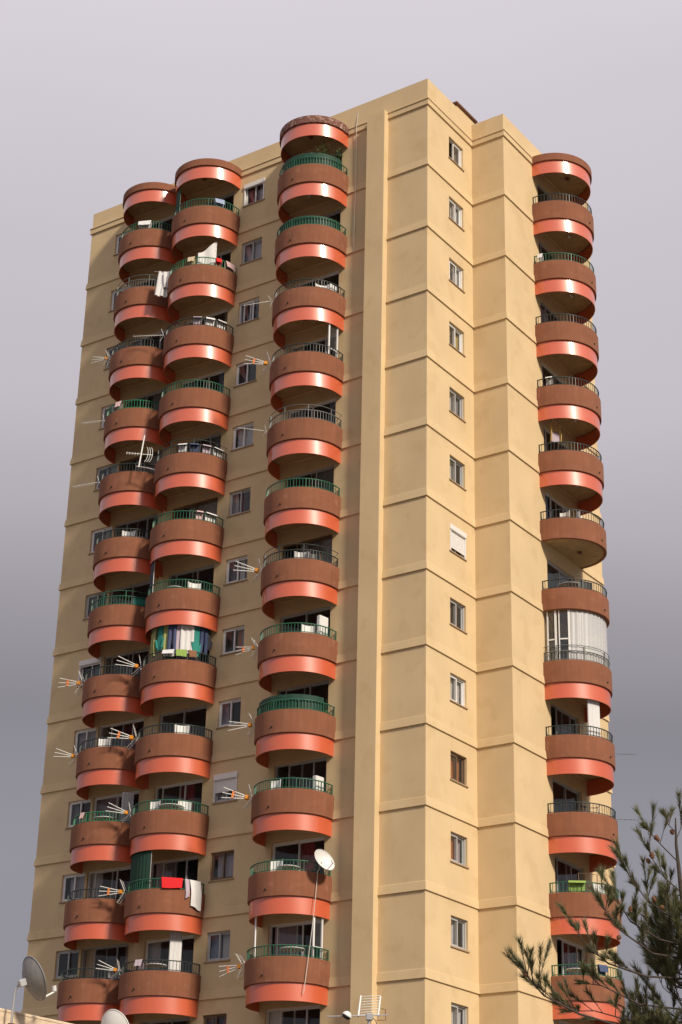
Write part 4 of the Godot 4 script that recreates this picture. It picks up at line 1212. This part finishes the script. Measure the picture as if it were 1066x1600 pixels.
func foreground() -> void:
	low_house()
	var image_right := Vector3(0.82, 0, -0.57)
	var away := Vector3(-0.57, 0, -0.82)
	var d := Vector3(14.03, 5.95, 32.50)
	satellite_dish("grey satellite dish on a pole above the low house, standing against the sky", d, image_right * 0.80 + away * 0.50 + Vector3.UP * 0.45, 0.60, mats.dish_grey,
		[d + Vector3(-0.07, -0.03, 0.05), d + Vector3(-0.10, -0.09, 0.07), d + Vector3(-0.11, -0.16, 0.075), d + Vector3(-0.125, -1.2, 0.085)], mats.metal)
	var c := d + Vector3(-0.117, -0.60, 0.08)
	var cl := thing("pole_bracket", "rusty bracket holding the dish pole to the low house", "bracket", Transform3D(Basis(), c))
	part(cl, "collar", shape(func(s: SurfaceTool) -> void: tube(s, [Vector3(0, -0.06, 0), Vector3(0, 0.06, 0)], 0.045, 0.045, 8)), mats.rust)
	part(cl, "arm", shape(func(s: SurfaceTool) -> void: box(s, Vector3(-0.18, -0.03, -0.03), Vector3(0.07, 0.03, 0.03))), mats.rust)
	var d2 := Vector3(14.06, 5.53, 30.80)
	satellite_dish("pale satellite dish of which only the top shows, in front of the leftmost balcony columns", d2, image_right * 0.62 + away * 0.70 + Vector3.UP * 0.40, 0.56, mats.dish_white,
		[d2 + Vector3(-0.09, -0.02, 0.03), d2 + Vector3(-0.25, -0.1, 0.05), d2 + Vector3(-0.30, -0.6, 0.05), d2 + Vector3(-0.34, -0.95, 0.05)], mats.metal)
	# mast with a grid antenna and a small lamp
	var m := Vector3(12.80, 7.03, 22.44)
	var o := thing("roof_antenna", "antenna with slatted grid reflector standing before the pilaster", "antenna", Transform3D(Basis(away.cross(Vector3.UP) * 1.0, Vector3.UP, -away), m))
	# local x runs to the right of the photograph
	part(o, "mast", shape(func(s: SurfaceTool) -> void: tube(s, [Vector3(0, -2.2, 0), Vector3(0, 0.06, 0)], 0.022, 0.022, 8)), mats.metal)
	part(o, "boom", shape(func(s: SurfaceTool) -> void: tube(s, [Vector3(-0.75, -0.01, 0.02), Vector3(0.34, 0.04, 0.02)], 0.011, 0.011, 6)), mats.metal)
	part(o, "clamp", shape(func(s: SurfaceTool) -> void: bevel_box(s, Vector3(-0.05, -0.06, -0.05), Vector3(0.07, 0.06, 0.06), 0.012)), mats.metal)
	for x in [-0.19, 0.165]: part(o, "grid_upright", shape(func(s: SurfaceTool) -> void: tube(s, [Vector3(x, 0.0, 0.0), Vector3(x + 0.04, 0.40, -0.16)], 0.016, 0.016, 6)), mats.antenna)
	for i in 8:
		var f := 0.08 + i / 8.0
		part(o, "grid_rod", shape(func(s: SurfaceTool) -> void: tube(s, [Vector3(-0.19 + 0.04 * f, 0.40 * f, -0.16 * f), Vector3(0.165 + 0.04 * f, 0.40 * f + 0.03, -0.16 * f)], 0.006, 0.006, 5)), mats.antenna)
	part(o, "dipole", shape(func(s: SurfaceTool) -> void: tube(s, [Vector3(0.14, -0.05, 0.02), Vector3(0.30, -0.05, 0.02), Vector3(0.29, 0.14, 0.02), Vector3(0.22, 0.15, 0.02)], 0.008, 0.008, 5)), mats.rust)
	part(o, "cable", shape(func(s: SurfaceTool) -> void: tube(s, [Vector3(0.05, 0.0, 0.04), Vector3(0.12, -0.06, 0.05), Vector3(0.16, -0.2, 0.05), Vector3(0.03, -0.6, 0.03)], 0.007, 0.007, 5)), mats.black)
	var lp := thing("roof_lamp", "small lamp with white domed cap and black underside beside the roof antenna", "lamp", Transform3D(o.transform.basis * Basis(Vector3.BACK, -0.5), m + o.transform.basis * Vector3(-0.40, 0.0, 0.06)))
	part(lp, "cap", shape(func(s: SurfaceTool) -> void:
		var pr := []
		for i in 7: pr.append(Vector2(0.09 * cos(i * PI / 12.0), 0.09 * sin(i * PI / 12.0)))
		lathe(s, pr, 18)), mats.dish_white)
	part(lp, "underside", shape(func(s: SurfaceTool) -> void: lathe(s, [Vector2(0, -0.05), Vector2(0.06, -0.045), Vector2(0.088, -0.005), Vector2(0.088, 0.0)], 18)), mats.black)
	pine()

func pine() -> void:
	var o := thing("pine_tree", "young pine with upturned shoots and brown cones before the rightmost balcony column", "tree", Transform3D(Basis(), Vector3(21.9, 0, 28.7)))
	var base := Vector3(21.9, 0, 28.7)
	var g := RandomNumberGenerator.new()
	g.seed = 4242
	var trunk := [Vector3(0, -0.05, 0), Vector3(-0.02, 2.0, 0.02)]
	for q in PINE_TRUNK: trunk.append(q - base)
	part(o, "trunk", shape(func(s: SurfaceTool) -> void: tube(s, trunk, 0.085, 0.008, 9)), mats.bark)
	var limbs := []
	for l in PINE_LIMBS:
		var pts := []
		for q in l: pts.append(q - base)
		limbs.append(pts)
	# the thick lower crown: limbs all round the trunk
	var ix := Vector3(0.82, 0, -0.57)
	for i in 150:
		var y := g.randf_range(3.6, 6.45)
		var t := g.randf() * TAU
		var d := Vector3(cos(t), 0, sin(t))
		var left := clampf(-d.dot(ix), 0.0, 1.0)
		var reach := lerpf(1.55, 0.62, clampf((y - 3.4) / 3.0, 0.0, 1.0)) * g.randf_range(0.65, 1.0)
		if left > 0.5 and y > 5.35: reach *= 0.62
		if left < 0.2: reach *= 1.15
		var f := clampf((y - trunk[2].y) / (trunk[6].y - trunk[2].y), 0.0, 1.0)
		var st := Vector3(lerpf(trunk[2].x, trunk[5].x, f), y, lerpf(trunk[2].z, trunk[5].z, f)) if y > 4.2 else Vector3(-0.03, y, -0.03)
		limbs.append([st, st + d * reach * 0.45 + Vector3.UP * 0.02, st + d * reach * 0.8 + Vector3.UP * 0.16, st + d * reach + Vector3.UP * g.randf_range(0.34, 0.5)])
	var shoots := []
	for i in limbs.size():
		var l: Array = limbs[i]
		var length := 0.0
		for j in l.size() - 1: length += l[j].distance_to(l[j + 1])
		part(o, "limb", shape(func(s: SurfaceTool) -> void: tube(s, l, 0.006 + 0.004 * length, 0.0035, 6)), mats.bark)
		shoots.append([l[l.size() - 2].lerp(l[l.size() - 1], 0.2), l[l.size() - 1], 1.0])
		# side twigs that turn upwards
		var count := int(length * (6.0 if i < 14 else 9.5))
		for q in count:
			var f := g.randf_range(0.30, 0.97)
			var at := along(l, f)
			var ahead := (along(l, minf(f + 0.05, 1.0)) - along(l, f - 0.05)).normalized()
			var side := Vector3(g.randf_range(-1, 1), g.randf_range(-0.2, 0.5), g.randf_range(-1, 1)).normalized()
			var tl := g.randf_range(0.12, 0.34) * (0.8 if i < 11 else 1.1)
			var tip := at + (ahead * 0.6 + side * 0.6).normalized() * tl + Vector3.UP * tl * 0.55
			shoots.append([at, tip, 0.8])
	part(o, "twigs", shape(func(s: SurfaceTool) -> void:
		for q in shoots: tube(s, [q[0], q[1]], 0.006, 0.004, 4)), mats.bark).set_meta("kind", "stuff")
	var s := SurfaceTool.new()
	s.begin(Mesh.PRIMITIVE_TRIANGLES)
	for q in shoots:
		var a: Vector3 = q[0]
		var b: Vector3 = q[1]
		var f := (b - a).normalized()
		var sd := f.cross(Vector3(0.3, 0.2, 0.9)).normalized()
		var up := sd.cross(f)
		var tone := g.randf_range(0.75, 1.25)
		for i in int(150 * q[2]):
			var r := g.randf()
			var root := a.lerp(b, lerpf(0.30, 1.0, sqrt(r)))
			var t := g.randf() * TAU
			var d := (f * g.randf_range(0.75, 1.5) + (sd * cos(t) + up * sin(t)) * g.randf_range(0.35, 0.8) + Vector3.UP * 0.12).normalized()
			var len := g.randf_range(0.08, 0.155)
			var w := d.cross(Vector3(g.randf_range(-1, 1), g.randf_range(-1, 1), g.randf_range(-1, 1))).normalized() * 0.0032
			var c := Color(0.098, 0.108, 0.045) * (tone * g.randf_range(0.7, 1.35))
			if g.randf() < 0.10: c = Color(0.19, 0.12, 0.05)
			c.a = 1.0
			var n := d.cross(w).normalized()
			for v in [root - w, root + w, root + d * len]:
				s.set_normal(n); s.set_color(c); s.add_vertex(v)
	part(o, "needles", s.commit(), mats.needle).set_meta("kind", "stuff")
	var cone := shape(func(s2: SurfaceTool) -> void:
		lathe(s2, [Vector2(0, -0.045), Vector2(0.022, -0.035), Vector2(0.018, -0.028), Vector2(0.029, -0.018), Vector2(0.024, -0.008), Vector2(0.030, 0.002), Vector2(0.022, 0.012), Vector2(0.024, 0.022), Vector2(0.012, 0.034), Vector2(0, 0.045)], 9, Transform3D.IDENTITY, false))
	for c in PINE_CONES:
		part(o, "cone", cone, mats.cone, Transform3D(Basis.from_euler(Vector3(g.randf_range(-1, 1), g.randf() * TAU, g.randf_range(-1, 1))), c - base))

func along(l: Array, f: float) -> Vector3:
	var x := clampf(f, 0.0, 0.9999) * (l.size() - 1)
	var i := int(x)
	return l[i].lerp(l[i + 1], x - i)

func _ready() -> void:
	rng.seed = 77
	# camera
	var cam := Camera3D.new()
	cam.name = "camera"
	var yaw := -0.607168
	var pitch := 0.422828
	var roll := 0.023614
	var fw := Vector3(sin(yaw) * cos(pitch), sin(pitch), -cos(yaw) * cos(pitch))
	var rt := Vector3(cos(yaw), 0, sin(yaw))
	var up := rt.cross(fw)
	cam.transform = Transform3D(Basis(rt * cos(roll) + up * sin(roll), up * cos(roll) - rt * sin(roll), -fw), Vector3(31.614, 1.6, 50.767))
	cam.fov = 30.741
	cam.near = 0.1
	cam.far = 3000.0
	add_child(cam)
	cam.current = true
	# sky, exposure
	var env := Environment.new()
	env.background_mode = Environment.BG_SKY
	var sky := Sky.new()
	var pm := PanoramaSkyMaterial.new()
	pm.panorama = make_sky()
	sky.sky_material = pm
	env.sky = sky
	env.tonemap_mode = Environment.TONE_MAPPER_LINEAR
	env.tonemap_exposure = 1.06
	env.sdfgi_enabled = true
	env.ssao_enabled = true
	env.ssil_enabled = true
	var we := WorldEnvironment.new()
	we.name = "world_environment"
	we.environment = env
	add_child(we)
	# sun: from the right of the long facade, 34 degrees up
	var sun := DirectionalLight3D.new()
	sun.name = "sun"
	sun.light_energy = 1.25
	sun.light_color = Color(1.0, 0.95, 0.87)
	sun.light_angular_distance = 8.0
	sun.shadow_enabled = true
	var az := deg_to_rad(70.0)
	var el := deg_to_rad(34.0)
	var to_sun := Vector3(sin(az) * cos(el), sin(el), cos(az) * cos(el))
	sun.transform = Transform3D(Basis.looking_at(-to_sun, Vector3.UP), Vector3(40, 60, 40))
	add_child(sun)

	make_materials()
	var g := tool()
	quad(g, Vector3(-1500, 0, -1500), Vector3(1500, 0, -1500), Vector3(1500, 0, 1500), Vector3(-1500, 0, 1500), Vector3.UP)
	var ground := part(self, "ground", done(g), mats.ground)
	ground.set_meta("kind", "structure")
	tag(ground, "grey brown open ground around the tower", "ground")
	build_tower()
	furnish()
	foreground()
